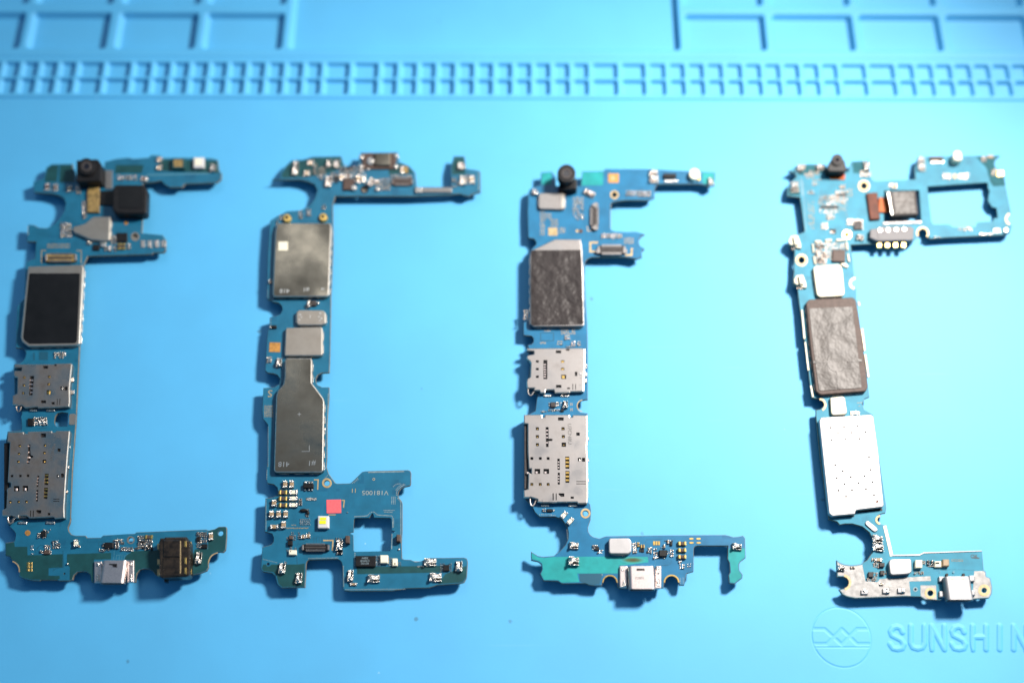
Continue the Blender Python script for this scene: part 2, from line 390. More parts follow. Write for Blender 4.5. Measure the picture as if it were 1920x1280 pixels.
    def micro(s, x, y, w, l, h=0.03, kind='tan'):
        b = {'tan': 2, 'brown': 3, 'black': 1, 'gold': 3, 'white': 9}[kind]; t = 6 if kind == 'gold' else 0
        if w >= l:
            s.mbox(x, y, w * .5, l * .85, h * .9, b); s.mbox(x - w * .35, y, w * .32, l, h, t); s.mbox(x + w * .35, y, w * .32, l, h, t)
        else:
            s.mbox(x, y, w * .85, l * .5, h * .9, b); s.mbox(x, y - l * .35, w, l * .32, h, t); s.mbox(x, y + l * .35, w, l * .32, h, t)
    def cluster(s, x0, y0, x1, y1, pitch=None, fill=.9, kinds='tbkk', hmax=.05):
        """a patch of parts too small to pick out one by one"""
        p = (pitch or 4.4) * .9 * s.zone[2]; fill = min(1, fill * 1.1)
        nx, ny = max(1, round((x1 - x0) / p)), max(1, round((y1 - y0) / p))
        dx, dy = (x1 - x0) / nx, (y1 - y0) / ny
        for i in range(nx):
            for j in range(ny):
                if rnd.random() > fill: continue
                cx, cy = x0 + dx * (i + .5 + rnd.uniform(-.12, .12)), y0 + dy * (j + .5 + rnd.uniform(-.12, .12))
                k = rnd.choice(kinds)
                h = rnd.uniform(.015, hmax)
                if k == 'd': s.mbox(cx, cy, dx * .55, dy * .55, .02, 0)
                elif k == 'p': s.mbox(cx - dx * .2, cy, dx * .26, dy * .5, .004, 4); s.mbox(cx + dx * .2, cy, dx * .26, dy * .5, .004, 4)
                elif k == 'c': s.mbox(cx, cy, dx * .95, dy * .95, h, 1)
                elif rnd.random() < .5: s.micro(cx, cy, dx * .86, dy * .55, h, {'t': 'tan', 'b': 'brown', 'k': 'black'}[k])
                else: s.micro(cx, cy, dx * .55, dy * .86, h, {'t': 'tan', 'b': 'brown', 'k': 'black'}[k])
    def dots(s, pts, pitch=3.3, size=1.7, mi=5, h=.003):
        """a row of tiny plated holes along a line"""
        q = pitch * s.zone[2]
        for (xa, ya), (xb, yb) in zip(pts, pts[1:]):
            L = math.hypot(xb - xa, yb - ya); n = max(1, int(L / q))
            for i in range(n):
                t = (i + .5) / n
                s.mbox(xa + (xb - xa) * t, ya + (yb - ya) * t, size * s.zone[2], size * s.zone[2], h, mi)
    def trace(s, pts, w, mi=7, h=.0025):
        for (xa, ya), (xb, yb) in zip(pts, pts[1:]):
            L = math.hypot(xb - xa, yb - ya) or 1; nx, ny = -(yb - ya) / L * w / 2, (xb - xa) / L * w / 2
            ex, ey = (xb - xa) / L * w / 2, (yb - ya) / L * w / 2
            z = s.zb + h
            V, F = solid(s.path([(xa + nx - ex, ya + ny - ey), (xb + nx + ex, yb + ny + ey), (xb - nx + ex, yb - ny + ey), (xa - nx - ex, ya - ny - ey)], z), s.zb, z, bottom=False)
            s.micro_parts.append((V, F, mi)); h += .0004
    def bracket(s, pts, w, m='tan'):
        """one printed corner mark"""
        z = s.zb + .005; n = len(pts); P = [Vector(p) for p in pts]; A = []; B = []
        for i in range(n):
            d1 = (P[i] - P[i - 1]).normalized() if i else (P[1] - P[0]).normalized()
            d2 = (P[i + 1] - P[i]).normalized() if i < n - 1 else d1
            nn = Vector((-(d1.y + d2.y), d1.x + d2.x)); nn = nn / nn.length_squared * 2 * (w / 2)
            A.append(tuple(P[i] + nn)); B.append(tuple(P[i] - nn))
        V, F = solid(s.path(A + B[::-1], z), s.zb, z, bottom=False)
        return mesh_obj('corner_mark', V, F, M[m], s.root, s.o)
    def text(s, body, x, y, size, m, rot=0, base=0.0, name='printed_text', h=.003, parent=None, sx=1.0):
        cu = bpy.data.curves.new(name, 'FONT'); cu.body = body; cu.size = 1; cu.align_x = 'CENTER'; cu.align_y = 'CENTER'; cu.extrude = .5; cu.resolution_u = 3
        t = bpy.data.objects.new('tmp', cu); me = bpy.data.meshes.new_from_object(t); bpy.data.objects.remove(t)
        me.materials.clear(); me.materials.append(M[m]); me.name = name
        o = bpy.data.objects.new(name, me); scene.collection.objects.link(o); o.parent = s.root
        X, Y = s.w(x, y, s.zb + base); sz = s.cm(size) * 1.38
        o.location = (X - s.o[0], Y - s.o[1], s.zb + base + h / 2); o.rotation_euler = (0, 0, R(rot)); o.scale = (sz * sx, sz, h)
        return o
    def pcb(s, outline, holes=(), th=.08):
        z = s.zb
        o = ccw(clean(outline, .01)); V, F = solid(o, z - th, z, .011, 1, holes)
        n = len(o); fm = []
        for i, f in enumerate(F):
            up = all(abs(V[k][2] - z) < 1e-6 for k in f)
            fm.append(0 if up else 1)
        ob = mesh_obj('board_panel', V, F, [s.mask, M['edge']], s.root, s.o, fm)
        return ob
    def foot(s, pts, name='underside_shield'):
        zt = s.zb - .08
        V, F = solid(s.path(pts, zt), 0.0, zt, 0)
        return mesh_obj(name, V, F, M['metalw'], s.root, s.o)
    def shield(s, pts, h=.13, m='metal', bev=.035, rnd_=.05, name='shield_can', feet=True, base=0.0):
        ob = s.poly(name, pts, h, m, bev=bev, seg=3, rnd_=rnd_, base=base, edge='edge_glint' if m in ('metal', 'metalw') else None)  # bevel faces get the lighter metal as a painted rim highlight
        if feet:   # little solder tabs peeping out round the foot of the can
            zt = s.zb + .02; o = ccw(clean(s.path(pts, s.zb + h + base))); parts = []
            for i in range(len(o)):
                a, b = Vector(o[i]), Vector(o[(i + 1) % len(o)]); L = (b - a).length
                if L < .35: continue
                d = (b - a) / L; nn = Vector((d.y, -d.x)); k = max(1, int(L / .32))
                for j in range(k):
                    c = a + d * L * (j + .5) / k; w = L / k * .33
                    q = [c - d * w - nn * .02, c + d * w - nn * .02, c + d * w + nn * .016, c - d * w + nn * .016]
                    parts.append((*solid([(p.x, p.y) for p in q], s.zb, zt, .004), 0))
            if parts:
                V, F, fm = join(parts)
                f = mesh_obj('shield_foot', V, F, M['tin'], ob, s.o, fm); f['kind'] = 'stuff'
        return ob
    def finish(s):
        if s.micro_parts:
            V, F, fm = join(s.micro_parts)
            o = mesh_obj('tiny_components', V, F, s.MM, s.root, s.o, fm); o['kind'] = 'stuff'

    # ---- compound parts
    def connector(s, x0, y0, x1, y1, vert=False, h=.07, pins=None, body='black'):
        """board-to-board socket: walled body with a centre rail and two rows of pins"""
        ob = s.box('connector', x0, y0, x1, y1, h, body, bev=.008)
        zt = s.zb + h; P = []
        w, l = x1 - x0, y1 - y0
        if vert: rail = (x0 + w * .38, y0 + l * .1, x1 - w * .38, y1 - l * .1)
        else: rail = (x0 + w * .1, y0 + l * .38, x1 - w * .1, y1 - l * .38)
        r = s.box('rail', *rail, .012, 'chip', base=h + .0005, parent=ob)
        n = pins or int((l if vert else w) / s.zone[2] / 2.1)
        for i in range(n):
            t = (i + .5) / n
            for sd in (0, 1):
                if vert: c = ((x0 + w * .02, x1 - w * .02)[sd], y0 + l * (.12 + .76 * t)); sx, sy = w * .3, l * .76 / n * .55
                else: c = (x0 + w * (.12 + .76 * t), (y0 + l * .02, y1 - l * .02)[sd]); sx, sy = w * .76 / n * .55, l * .3
                a = s.path([(c[0] - sx / 2, c[1] - sy / 2), (c[0] + sx / 2, c[1] - sy / 2), (c[0] + sx / 2, c[1] + sy / 2), (c[0] - sx / 2, c[1] + sy / 2)], zt)
                P.append((*solid(a, s.zb, zt + .004), 0))
        V, F, fm = join(P); p = mesh_obj('pin_row', V, F, M['slot3'], ob, s.o, fm); p['kind'] = 'stuff'
        for e in (0, 1):
            if vert: q = (x0 + w * .1, (y0 - l * .05, y1 - l * .04)[e], x1 - w * .1, (y0 + l * .04, y1 + l * .05)[e])
            else: q = ((x0 - w * .04, x1 - w * .035)[e], y0 + l * .1, (x0 + w * .035, x1 + w * .04)[e], y1 - l * .1)
            s.box('end_clip', *q, h + .012, 'slot3', parent=ob, bev=.01)
        return ob
    def slotplate(s, name, outline, holes, m, h=.14, deep=.045, bev=.028):
        """sheet-metal card slot: pierced cover, dark tray inside, side walls"""
        zt = s.zb + h
        root = s.poly(name, outline, h, m, bev=bev, seg=2, holes=holes, hole_z=deep, bottom=False, edge='edge_glint')
        V, F = solid(inset(ccw(clean(s.path(outline, zt))), .03), s.zb, zt - deep + .001, 0)
        mesh_obj('tray', V, F, M['black'], root, s.o)
        return root
    def inbox(s, par, name, x0, y0, x1, y1, z0, z1, m):
        """box inside a part, between heights above the board"""
        V, F = solid(s.path([(x0, y0), (x1, y0), (x1, y1), (x0, y1)], s.zb + z1), s.zb + z0, s.zb + z1, min(.006, (z1 - z0) * .4))
        return mesh_obj(name, V, F, M[m], par, s.o)
    def usb(s, x0, y0, x1, y1, h=.24, m='steel', rot=0):
        """micro-usb socket: folded tube open towards the bottom of the picture, tongue inside"""
        zt = s.zb + h; sink = .02
        a = s.w(x0, y0, zt); b = s.w(x1, y0, zt); c = s.w(x0, y1, zt)
        ux = Vector((b[0] - a[0], b[1] - a[1])); W = ux.length; ux /= W
        uy = Vector((ux.y, -ux.x)); L = Vector((c[0] - a[0], c[1] - a[1])).dot(uy)
        zl = s.zb - .03
        def prof(i):
            r = .09 - i * .7
            x0_, x1_, zb_, zt_ = i, W - i, zl + i, zt - i
            P = []
            for cx, cz, a0 in ((x1_ - r, zt_ - r, 0), (x0_ + r, zt_ - r, 90)):
                P += [(cx + r * math.cos(R(a0 + 90 * k / 6)), cz + r * math.sin(R(a0 + 90 * k / 6))) for k in range(7)]
            c_ = .07
            P += [(x0_, zb_ + c_), (x0_ + c_, zb_), (x1_ - c_, zb_), (x1_, zb_ + c_)]
            return P
        po, pi_ = prof(0), prof(.022); n = len(po); V = []; F = []
        def P3(p, t): q = Vector(a) + ux * p[0] + uy * t; return (q.x, q.y, p[1])
        for t in (0, L): V += [P3(p, t) for p in po]
        V += [P3(p, .06) for p in pi_]; V += [P3(p, L) for p in pi_]
        for i in range(n):
            j = (i + 1) % n
            F.append((i, j, n + j, n + i)); F.append((2 * n + i, 3 * n + i, 3 * n + j, 2 * n + j)); F.append((n + i, n + j, 3 * n + j, 3 * n + i))
        F.append(tuple(range(n - 1, -1, -1))); F.append(tuple(range(2 * n, 3 * n)))
        V = [(x, y, z) for x, y, z in V]
        ob = mesh_obj('usb_port', V, F, M[m], s.root, s.o); ob['_o'] = s.o
        V2 = []; 
        tg = [(W * .2, zl + .09), (W * .8, zl + .09), (W * .8, zl + .13), (W * .2, zl + .13)]
        for t in (.07, L - .06): V2 += [P3(p, t) for p in tg]
        F2 = [(0, 1, 5, 4), (1, 2, 6, 5), (2, 3, 7, 6), (3, 0, 4, 7), (4, 5, 6, 7), (3, 2, 1, 0)]
        mesh_obj('tongue', V2, F2, M['black'], ob, s.o)
        return ob
    def camera(s, base_pts, h, cx, cy, r, hl, m='black', rnd_=.04):
        """little camera module: square housing, lens barrel, rim, glass"""
        ob = s.poly('camera_module', base_pts, h, m, bev=.03, seg=2, rnd_=rnd_)
        b0 = h
        s.disc('lens_barrel', cx, cy, r, hl, m, base=b0 + .001, parent=ob, bev=.02, seg=2, n=28)
        z = s.zb + b0 + hl + .001
        V, F = solid(s.path(circle(cx, cy, r * .62, 24), z + .02), z, z + .02, .008, 1, [s.path(circle(cx, cy, r * .36, 24), z + .02)])
        mesh_obj('lens_rim', V, F, M['chip'], ob, s.o)
        V, F = solid(s.path(circle(cx, cy, r * .36, 20), z + .006), z, z + .006, .002)
        mesh_obj('lens', V, F, M['glass'], ob, s.o)
        return ob
# ------------------------------------------------------------------ the silicone mat
mat_root = bpy.data.objects.new('repair_mat', None); scene.collection.objects.link(mat_root)
ROLL = R(-0.2); mat_root.rotation_euler = (0, 0, ROLL)
mat_root['label'] = 'light blue silicone repair mat with moulded trays, ruled strip and raised lettering'; mat_root['category'] = 'mat'
def ML(u, v):
    x, y = G(u, v, 0); c, s_ = math.cos(-ROLL), math.sin(-ROLL)
    return (x * c - y * s_, x * s_ + y * c)
def sstep(a, b, t):
    t = np.clip((t - a) / (b - a), 0, 1); return t * t * (3 - 2 * t)
def rect_sd(X, Y, r, rad):
    cx, cy, hx, hy = (r[0] + r[1]) / 2, (r[2] + r[3]) / 2, (r[1] - r[0]) / 2, (r[3] - r[2]) / 2
    qx = np.abs(X - cx) - hx + rad; qy = np.abs(Y - cy) - hy + rad
    return np.hypot(np.maximum(qx, 0), np.maximum(qy, 0)) + np.minimum(np.maximum(qx, qy), 0) - rad
def patch(name, x0, x1, y0, y1, res, fn):
    nx, ny = max(2, int((x1 - x0) / res)), max(2, int((y1 - y0) / res))
    xs, ys = np.linspace(x0, x1, nx + 1), np.linspace(y0, y1, ny + 1)
    X, Y = np.meshgrid(xs, ys); Z = fn(X, Y)
    Z[0, :] = Z[-1, :] = 0; Z[:, 0] = Z[:, -1] = 0
    co = np.stack([X, Y, Z], -1).reshape(-1, 3)
    i = (np.arange(ny)[:, None] * (nx + 1) + np.arange(nx)[None, :]).reshape(-1)
    f = np.stack([i, i + 1, i + nx + 2, i + nx + 1], -1).reshape(-1)
    me = bpy.data.meshes.new(name)
    me.vertices.add(len(co)); me.vertices.foreach_set('co', co.reshape(-1).astype(np.float32))
    me.loops.add(len(f)); me.loops.foreach_set('vertex_index', f.astype(np.int32))
    me.polygons.add(len(i)); me.polygons.foreach_set('loop_start', np.arange(len(i), dtype=np.int32) * 4)
    me.polygons.foreach_set('use_smooth', np.ones(len(i), dtype=bool))
    me.materials.append(M['silicone']); me.update(calc_edges=True); me.validate()
    o = bpy.data.objects.new(name, me); scene.collection.objects.link(o); o.parent = mat_root
    return (x0, x1, y0, y1), o
rects = []
ylin = lambda v: ML(960, v)[1]
def xat(u, v): return ML(u, v)[0]
# big compartments
y_top = ylin(-150)
rowB = (ylin(93), ylin(26)); rowA = (ylin(9), ylin(-58)); rowC = (ylin(-76), ylin(-140))
cells = []
edges_r = [xat(u, 90) for u in (34, 197, 363, 527)]
pitch = edges_r[1] - edges_r[0]; rib = 0.26
for e in [edges_r[0] - pitch] + edges_r:
    for ya, yb in (rowB, rowA, rowC): cells.append((e - pitch + rib, e, ya, yb))
cells.append((edges_r[3] + rib, xat(1275, 90), rowB[0], rowC[1]))
er = [xat(u, 90) for u in (1438, 1604, 1769)]; p2 = er[1] - er[0]
for e in er + [er[2] + p2]:
    for ya, yb in (rowB, rowA, rowC): cells.append((e - p2 + rib, e, ya, yb))
def big(X, Y):
    Z = np.zeros_like(X)
    for c in cells:
        if c[1] < X.min() or c[0] > X.max(): continue
        Z = np.minimum(Z, -0.25 * (1 - sstep(-0.075, 0.015, rect_sd(X, Y, c, .12))))
    return Z
yb0, yb1 = ylin(100), ylin(-148)
xl, xr = xat(-240, 90), er[2] + p2 + .3
xb = [xl, edges_r[3] + rib / 2, xat(1275, 90) + rib / 2, xr]
for a, b in zip(xb, xb[1:]):
    r, o = patch('tray_compartment' if b - a > 8 and a > xb[0] and b < xb[3] else 'tray_grid', a, b, yb0, yb1, .045, big); rects.append(r)
# ruled strip with two rows of little wells between two grooves
ys0, ys1 = ylin(191), ylin(102.5)
g_top, g_bot = ylin(109), ylin(186)
rw1 = (ylin(146), ylin(119)); rw2 = (ylin(177), ylin(150))
ends = [27, 62, 98, 133, 185, 237] + [275 + 35.8 * i for i in range(10)] + [650, 704] + [740 + 36 * i for i in range(11)] + [1155, 1207] \
    + [1245 + 36 * i for i in range(10)] + [1622, 1676] + [1712 + 36 * i for i in range(10)] + [2090, 2144]
ends = [27 - 36 * i for i in range(6, 0, -1)] + ends
wells = []
for a, b in zip(ends, ends[1:]):
    x1_ = xat(b + 2, 150); x0_ = xat(a + 11, 150)
    for w_ in (rw1, rw2): wells.append((x0_, x1_, *w_))
def strip(X, Y):
    Z = -0.05 * (1 - sstep(.0, .045, np.abs(Y - g_top))) - 0.075 * (1 - sstep(.01, .045, np.abs(Y - g_bot)))
    for c in wells:
        k = (X[0] > c[0] - .1) & (X[0] < c[1] + .1)
        if not k.any(): continue
        i0, i1 = np.argmax(k), len(k) - np.argmax(k[::-1])
        Z[:, i0:i1] = np.minimum(Z[:, i0:i1], -0.15 * (1 - sstep(-0.05, 0.02, rect_sd(X[:, i0:i1], Y[:, i0:i1], c, .07))))
    return Z
r, o = patch('ruler_strip', xl, xr, ys0, ys1, .026, strip); rects.append(r)
# emblem and lettering
def W(x, y): return ML(1510 + x / 4.683, 1130 + y / 4.683)
def seg_sd(X, Y, a, b):
    ax, ay = a; bx, by = b; dx, dy = bx - ax, by - ay
    t = np.clip(((X - ax) * dx + (Y - ay) * dy) / (dx * dx + dy * dy + 1e-12), 0, 1)
    return np.hypot(X - ax - t * dx, Y - ay - t * dy)
def path_sd(X, Y, pts):
    d = np.full_like(X, 9.0)
    for a, b in zip(pts, pts[1:]): d = np.minimum(d, seg_sd(X, Y, a, b))
    return d
ec = W(316, 300); er_ = abs(W(576, 300)[0] - W(58, 300)[0]) / 2
wave1 = [W(*p) for p in ((20, 228), (168, 228), (320, 364), (452, 228), (612, 228))]
wave2 = [W(*p) for p in ((20, 359), (190, 359), (320, 228), (455, 359), (612, 359))]
barline = [W(40, 388), W(592, 388)]
def emblem(X, Y):
    d = np.hypot(X - ec[0], Y - ec[1]) - er_
    Z = .007 * (1 - sstep(-.03, .0, d)) - 0.007 * (1 - sstep(.004, .022, np.abs(d)))
    inside = 1 - sstep(-.04, -.01, d)
    ch = np.minimum(path_sd(X, Y, wave1), path_sd(X, Y, wave2))
    Z = Z - .010 * (1 - sstep(.032, .052, ch)) * inside
    Z = Z - .012 * (1 - sstep(.006, .022, path_sd(X, Y, barline))) * inside
    return Z
ey0, ey1 = W(0, 590)[1], W(0, 25)[1]
r, o = patch('emblem', W(30, 300)[0], W(604, 300)[0], ey0, ey1, .014, emblem); rects.append(r)
S_ = [(852, 255), (838, 222), (805, 206), (768, 216), (748, 248), (760, 283), (800, 303), (842, 325), (864, 360), (850, 394), (808, 404), (768, 396), (744, 360)]
def sh(p, d): return [(x + d, y) for x, y in p]
def NN(a, b): return [[(a, 405), (a, 200)], [(a, 200), (b, 405)], [(b, 405), (b, 200)]]
letters = [(690, 893, [S_]), (893, 1075, [[(925, 200), (925, 352), (943, 388), (985, 400), (1027, 388), (1045, 352), (1045, 200)]]),
           (1075, 1255, NN(1108, 1220)), (1255, 1436, [sh(S_, 540)]), (1436, 1630, [[(1468, 405), (1468, 200)], [(1586, 405), (1586, 200)], [(1468, 298), (1586, 298)]]),
           (1630, 1780, [[(1705, 405), (1705, 200)]]), (1780, 1980, NN(1828, 1940)),
           (1980, 2170, [[(2110, 200), (2020, 200), (2020, 405), (2110, 405)], [(2020, 298), (2100, 298)]])]
ly0, ly1 = W(0, 455)[1], W(0, 150)[1]
for a, b, st in letters:
    st = [[W(*p) for p in q] for q in st]
    def lf(X, Y, st=st):
        d = np.full_like(X, 9.0)
        for q in st: d = np.minimum(d, path_sd(X, Y, q))
        Z = .022 * (1 - sstep(.044, .085, d)) + 0.008 * (1 - sstep(.0, .03, d))
        return Z
    r, o = patch('letter', W(a, 300)[0], W(b, 300)[0], ly0, ly1, .015, lf); rects.append(r)
# the plain sheet fills everything between those panels
X0, X1, Y0, Y1 = -26.0, 26.0, -17.0, 19.0
xs = sorted({X0, X1, *[q for r in rects for q in r[:2]]}); ys = sorted({Y0, Y1, *[q for r in rects for q in r[2:]]})
V = []; F = []; ix = {}
def vid(x, y):
    if (x, y) not in ix: ix[(x, y)] = len(V); V.append((x, y, 0.0))
    return ix[(x, y)]
for xa, xb_ in zip(xs, xs[1:]):
    for ya, yb in zip(ys, ys[1:]):
        cx, cy = (xa + xb_) / 2, (ya + yb) / 2
        if any(r[0] < cx < r[1] and r[2] < cy < r[3] for r in rects): continue
        F.append((vid(xa, ya), vid(xb_, ya), vid(xb_, yb), vid(xa, yb)))
s0 = len(V); V += [(X0, Y0, 0), (X1, Y0, 0), (X1, Y1, 0), (X0, Y1, 0), (X0, Y0, -.45), (X1, Y0, -.45), (X1, Y1, -.45), (X0, Y1, -.45)]
F += [(s0, s0 + 4, s0 + 5, s0 + 1), (s0 + 1, s0 + 5, s0 + 6, s0 + 2), (s0 + 2, s0 + 6, s0 + 7, s0 + 3), (s0 + 3, s0 + 7, s0 + 4, s0), (s0 + 4, s0 + 7, s0 + 6, s0 + 5)]
mesh_obj('mat_sheet', V, F, M['silicone'], mat_root)
tb = mesh_obj('workbench_top', *box_vf(-60, 60, -40, 45, -3.0, -.46, .2), M['wood']); tb['kind'] = 'structure'
tb['label'] = 'pale workbench top under the blue mat'
def Zp(ox, oy, s, pts): return [(ox + x / s, oy + y / s) for x, y in pts]
def A_(*p): return Zp(0, 270, 3.283, p)
def B_(*p): return Zp(0, 640, 2.667, p)
def N_(*p): return Zp(0, 670, 10.667, p)
def O_(*p): return Zp(0, 790, 6.095, p)
def P_(*p): return Zp(0, 970, 8, p)
def Q_(*p): return Zp(200, 970, 8, p)
GR = 'phone circuit boards laid out on the mat'
zA, zB, zN, zO, zP, zQ = (0, 270, 3.283), (0, 640, 2.667), (0, 670, 10.667), (0, 790, 6.095), (0, 970, 8), (200, 970, 8)
# ================================================================== board 1
b = Board('blue circuit board with black headphone socket and black film on its top shield', GR, M['mask'], (110, 900))
out = A_((205,235),(268,212),(285,145),(318,124),(445,122),(450,150),(462,165),(462,232),(632,232),(640,180),(645,110),(715,92),(790,84),(820,92),(915,84),(930,68),(985,70),(1000,86),(1190,84),(1300,88),(1340,98),(1348,165),(1364,180),(1362,215),(1335,238),(1140,245),(1120,266),(1045,266),(1015,250),(990,226),(950,234),(880,240),(880,430),(872,548),(1000,560),(1022,590),(1020,655),(1005,668),(945,668),(935,678),(540,690),(515,742),(512,900),(490,1230))
out += B_((398,20),(380,400),(362,640),(350,894)) + P_((1060,0),(1050,70),(1022,140),(1024,175),(1036,210),(1070,250),(1130,268),(1285,268),(1305,300),(1510,298),(1545,265),(1920,245))
out += Q_((300,245),(420,240),(445,218),(1490,175),(1530,190),(1620,170),(1680,135),(1780,132),(1798,142),(1802,160),(1800,300),(1785,480),(1750,520),(1670,515),(1590,545),(1558,575),(1540,615),(1525,690),(1530,740),(1500,795),(1400,835),(1250,865),(1240,880),(830,880),(760,870),(735,860),(700,810),(665,785),(620,768),(560,765),(500,780),(455,830),(440,880),(435,965),(410,970))
out += P_((1400,975),(1370,960),(1362,880),(1350,850),(1300,812),(1230,805),(1160,815),(1110,860),(1095,900),(1090,930),(1040,945),(880,945),(860,935),(610,935),(600,945),(480,940),(330,905),(290,880),(285,870),(292,790),(285,745),(270,710),(220,650),(165,630),(150,580),(80,565),(80,375),(180,365),(215,350),(235,280),(232,235),(210,200),(150,140),(110,90))
out += O_((70,1060),(66,240),(85,112),(240,100),(250,60),(245,20)) + N_((425,1230),(412,1190),(440,1120),(400,1000),(300,930),(275,150),(300,125),(400,110),(470,60),(500,0)) + B_((130,62),(128,50),(112,35),(78,30))
out += A_((98,1235),(105,1000),(150,950),(158,760),(165,722),(215,705),(222,602),(165,600),(175,495),(212,500),(240,515),(290,518),(330,498),(370,455),(395,415),(405,370),(395,338),(370,320),(320,305),(210,298))
b.z(0, 0, 1); z = b.zb
zz = lambda pts: [G(u, v, z) for u, v in pts]
holes = [zz(Q_(*circle(360, 335, 40))), zz(Q_(*circle(1708, 232, 40))), rounded(zz(N_((1095,1180),(1140,1110),(1240,1085),(1380,1110),(1385,1280),(1360,1380),(1120,1385),(1080,1300))), .05), zz(A_(*circle(832, 570, 17))), zz(P_(*circle(968, 838, 14)))]
b.pcb(zz(out), holes)
b.z(*zA); b.foot([(185,780),(480,780),(470,1200),(170,1200)]); b.foot([(560,450),(850,450),(850,640),(560,650)])
b.z(*zB); b.foot([(100,520),(320,520),(300,860),(80,860)]); b.z(*zQ); b.foot([(300,560),(700,520),(690,700),(300,720)])
# darker areas without copper
b.z(*zP)
b.poly('bare_laminate', [(90,385),(212,365),(222,435),(410,435),(412,560),(540,560),(940,545),(940,740),(730,755),(728,868),(895,870),(895,920),(860,925),(600,928),(480,925),(340,895),(300,865),(302,790),(285,705),(225,640),(168,618),(158,572),(90,558)], .003, 'dark')
b.poly('bare_laminate', [(1005,545),(1665,525),(1665,620),(1410,625),(1395,958),(1376,950),(1362,850),(1305,800),(1230,795),(1155,803),(1100,855),(1080,925),(1045,928),(1050,740),(1005,700)], .003, 'dark')
b.z(*zQ)
b.poly('bare_laminate', [(265,620),(300,560),(400,500),(700,490),(790,480),(790,870),(740,855),(705,800),(645,758),(560,752),(495,770),(448,825),(428,955),(415,640),(300,630)], .003, 'dark')
b.poly('bare_laminate', [(1530,200),(1625,180),(1685,145),(1775,142),(1790,165),(1790,300),(1775,475),(1745,508),(1670,503),(1585,532),(1535,600),(1515,690),(1520,735),(1490,785),(1400,822),(1270,850),(1270,600),(1330,470),(1520,470)], .003, 'dark', holes=[circle(1708, 232, 46)])
b.z(*zA)
b.poly('bare_laminate', [(278,210),(293,150),(322,130),(360,130),(350,232),(275,232)], .003, 'dark')
b.poly('bare_laminate', [(370,130),(440,130),(455,170),(455,235),(363,236)], .003, 'dark')
b.poly('bare_laminate', [(715,130),(885,130),(872,180),(705,180)], .003, 'dark')
b.poly('bare_laminate', [(1000,96),(1335,105),(1342,165),(1355,180),(945,165)], .003, 'dark')
# top end
b.camera([(470,100),(600,92),(622,120),(620,228),(470,232)], .40, 532, 138, 52, .10, 'black')
b.box('flex_strip', 480, 215, 610, 238, .02, 'amber')
b.poly('camera_module', [(712,250),(880,250),(905,275),(900,420),(880,430),(715,428),(690,400),(692,272)], .34, 'black', bev=.05, seg=3, rnd_=.05)
b.poly('lens_cover', [(735,262),(880,262),(880,395),(735,395)], .012, 'film', base=.3402, bev=.004)
b.poly('flex_strip', [(612,290),(700,282),(700,378),(612,372)], .05, 'black', bev=.01)
b.poly('flex_connector', [(545,262),(608,262),(612,295),(608,420),(535,418),(535,300)], .08, 'khaki', bev=.015)
b.box('contact_strip', 648, 162, 690, 275, .03, 'tinned', bev=.006)
b.shield([(448,508),(520,490),(575,445),(682,445),(675,588),(650,600),(560,590),(448,542)], .11, 'metalw')
b.box('chip', 718, 546, 782, 600, .06, 'black', bev=.008); b.box('chip', 572, 618, 610, 652, .05, 'black', bev=.008)
b.disc('solder_blob', 632, 617, 19, .06, 'tin', bev=.03, seg=3)
b.cap(722, 610, 745, 648, 'gold'); b.cap(748, 610, 770, 648, 'gold')
for i in range(4): b.box('contact_pad', 866 + i * 42, 592, 892 + i * 42, 636, .02, 'tin', bev=.006)
b.connector(282, 676, 462, 722, h=.08, body='khaki', pins=20)
b.cluster(290, 612, 432, 642, 5, .9, 'pp'); b.bracket([(255,735),(255,655),(285,655)], 4); b.bracket([(500,735),(500,655),(470,655)], 4)
b.box('sensor', 1056, 88, 1136, 152, .12, 'dark', bev=.02); b.box('sensor_window', 1070, 96, 1125, 140, .004, 'khaki', base=.1202)
ld = b.box('led', 1190, 82, 1255, 146, .12, 'led', bev=.02); b.box('phosphor', 1200, 90, 1238, 128, .01, 'ivory', base=.1202, bev=.003)
b.spring(1290, 118, 1322, 162); b.cap(962, 80, 996, 108); b.cap(962, 130, 996, 158)
b.trace([(905,192),(1040,188),(1290,180)], 8, 8)
b.ring('ring_pad', 832, 570, 27, 18, 'metalw'); b.disc('test_pad', 776, 486, 12, .006, 'copper')
for x, y in ((290,262),(340,265)): b.cap(x-14, y-20, x+14, y+20, 'brown')
b.cap(412,256,440,292,'tan'); b.cluster(465,258,500,305,5,.9); b.cluster(370,486,440,575,5,.95,'tbkp'); b.cluster(716,192,845,222,5,.9,'tbp'); b.cap(865,200,905,226,'brown')
b.cluster(505,350,530,460,5,.9,'tb'); b.cluster(640,625,715,660,5,.8); b.cluster(680,560,716,615,5,.9); b.cluster(780,610,805,650,5,.9); b.cluster(530,592,568,618,5,.8)
b.dots([(172,560),(172,505)], 3); b.dots([(880,436),(876,545)], 3)
# black film shield
s = b.shield([(172,752),(505,742),(515,760),(490,1228),(470,1240),(175,1246),(135,1216),(126,1190),(150,950)], .14, 'metalw', bev=.03)
b.poly('black_film', [(180,795),(492,795),(492,812),(474,1212),(462,1224),(178,1228),(146,1202),(142,1188),(164,960)], .012, 'film', base=.1402, bev=.005, parent=s, rnd_=.04)
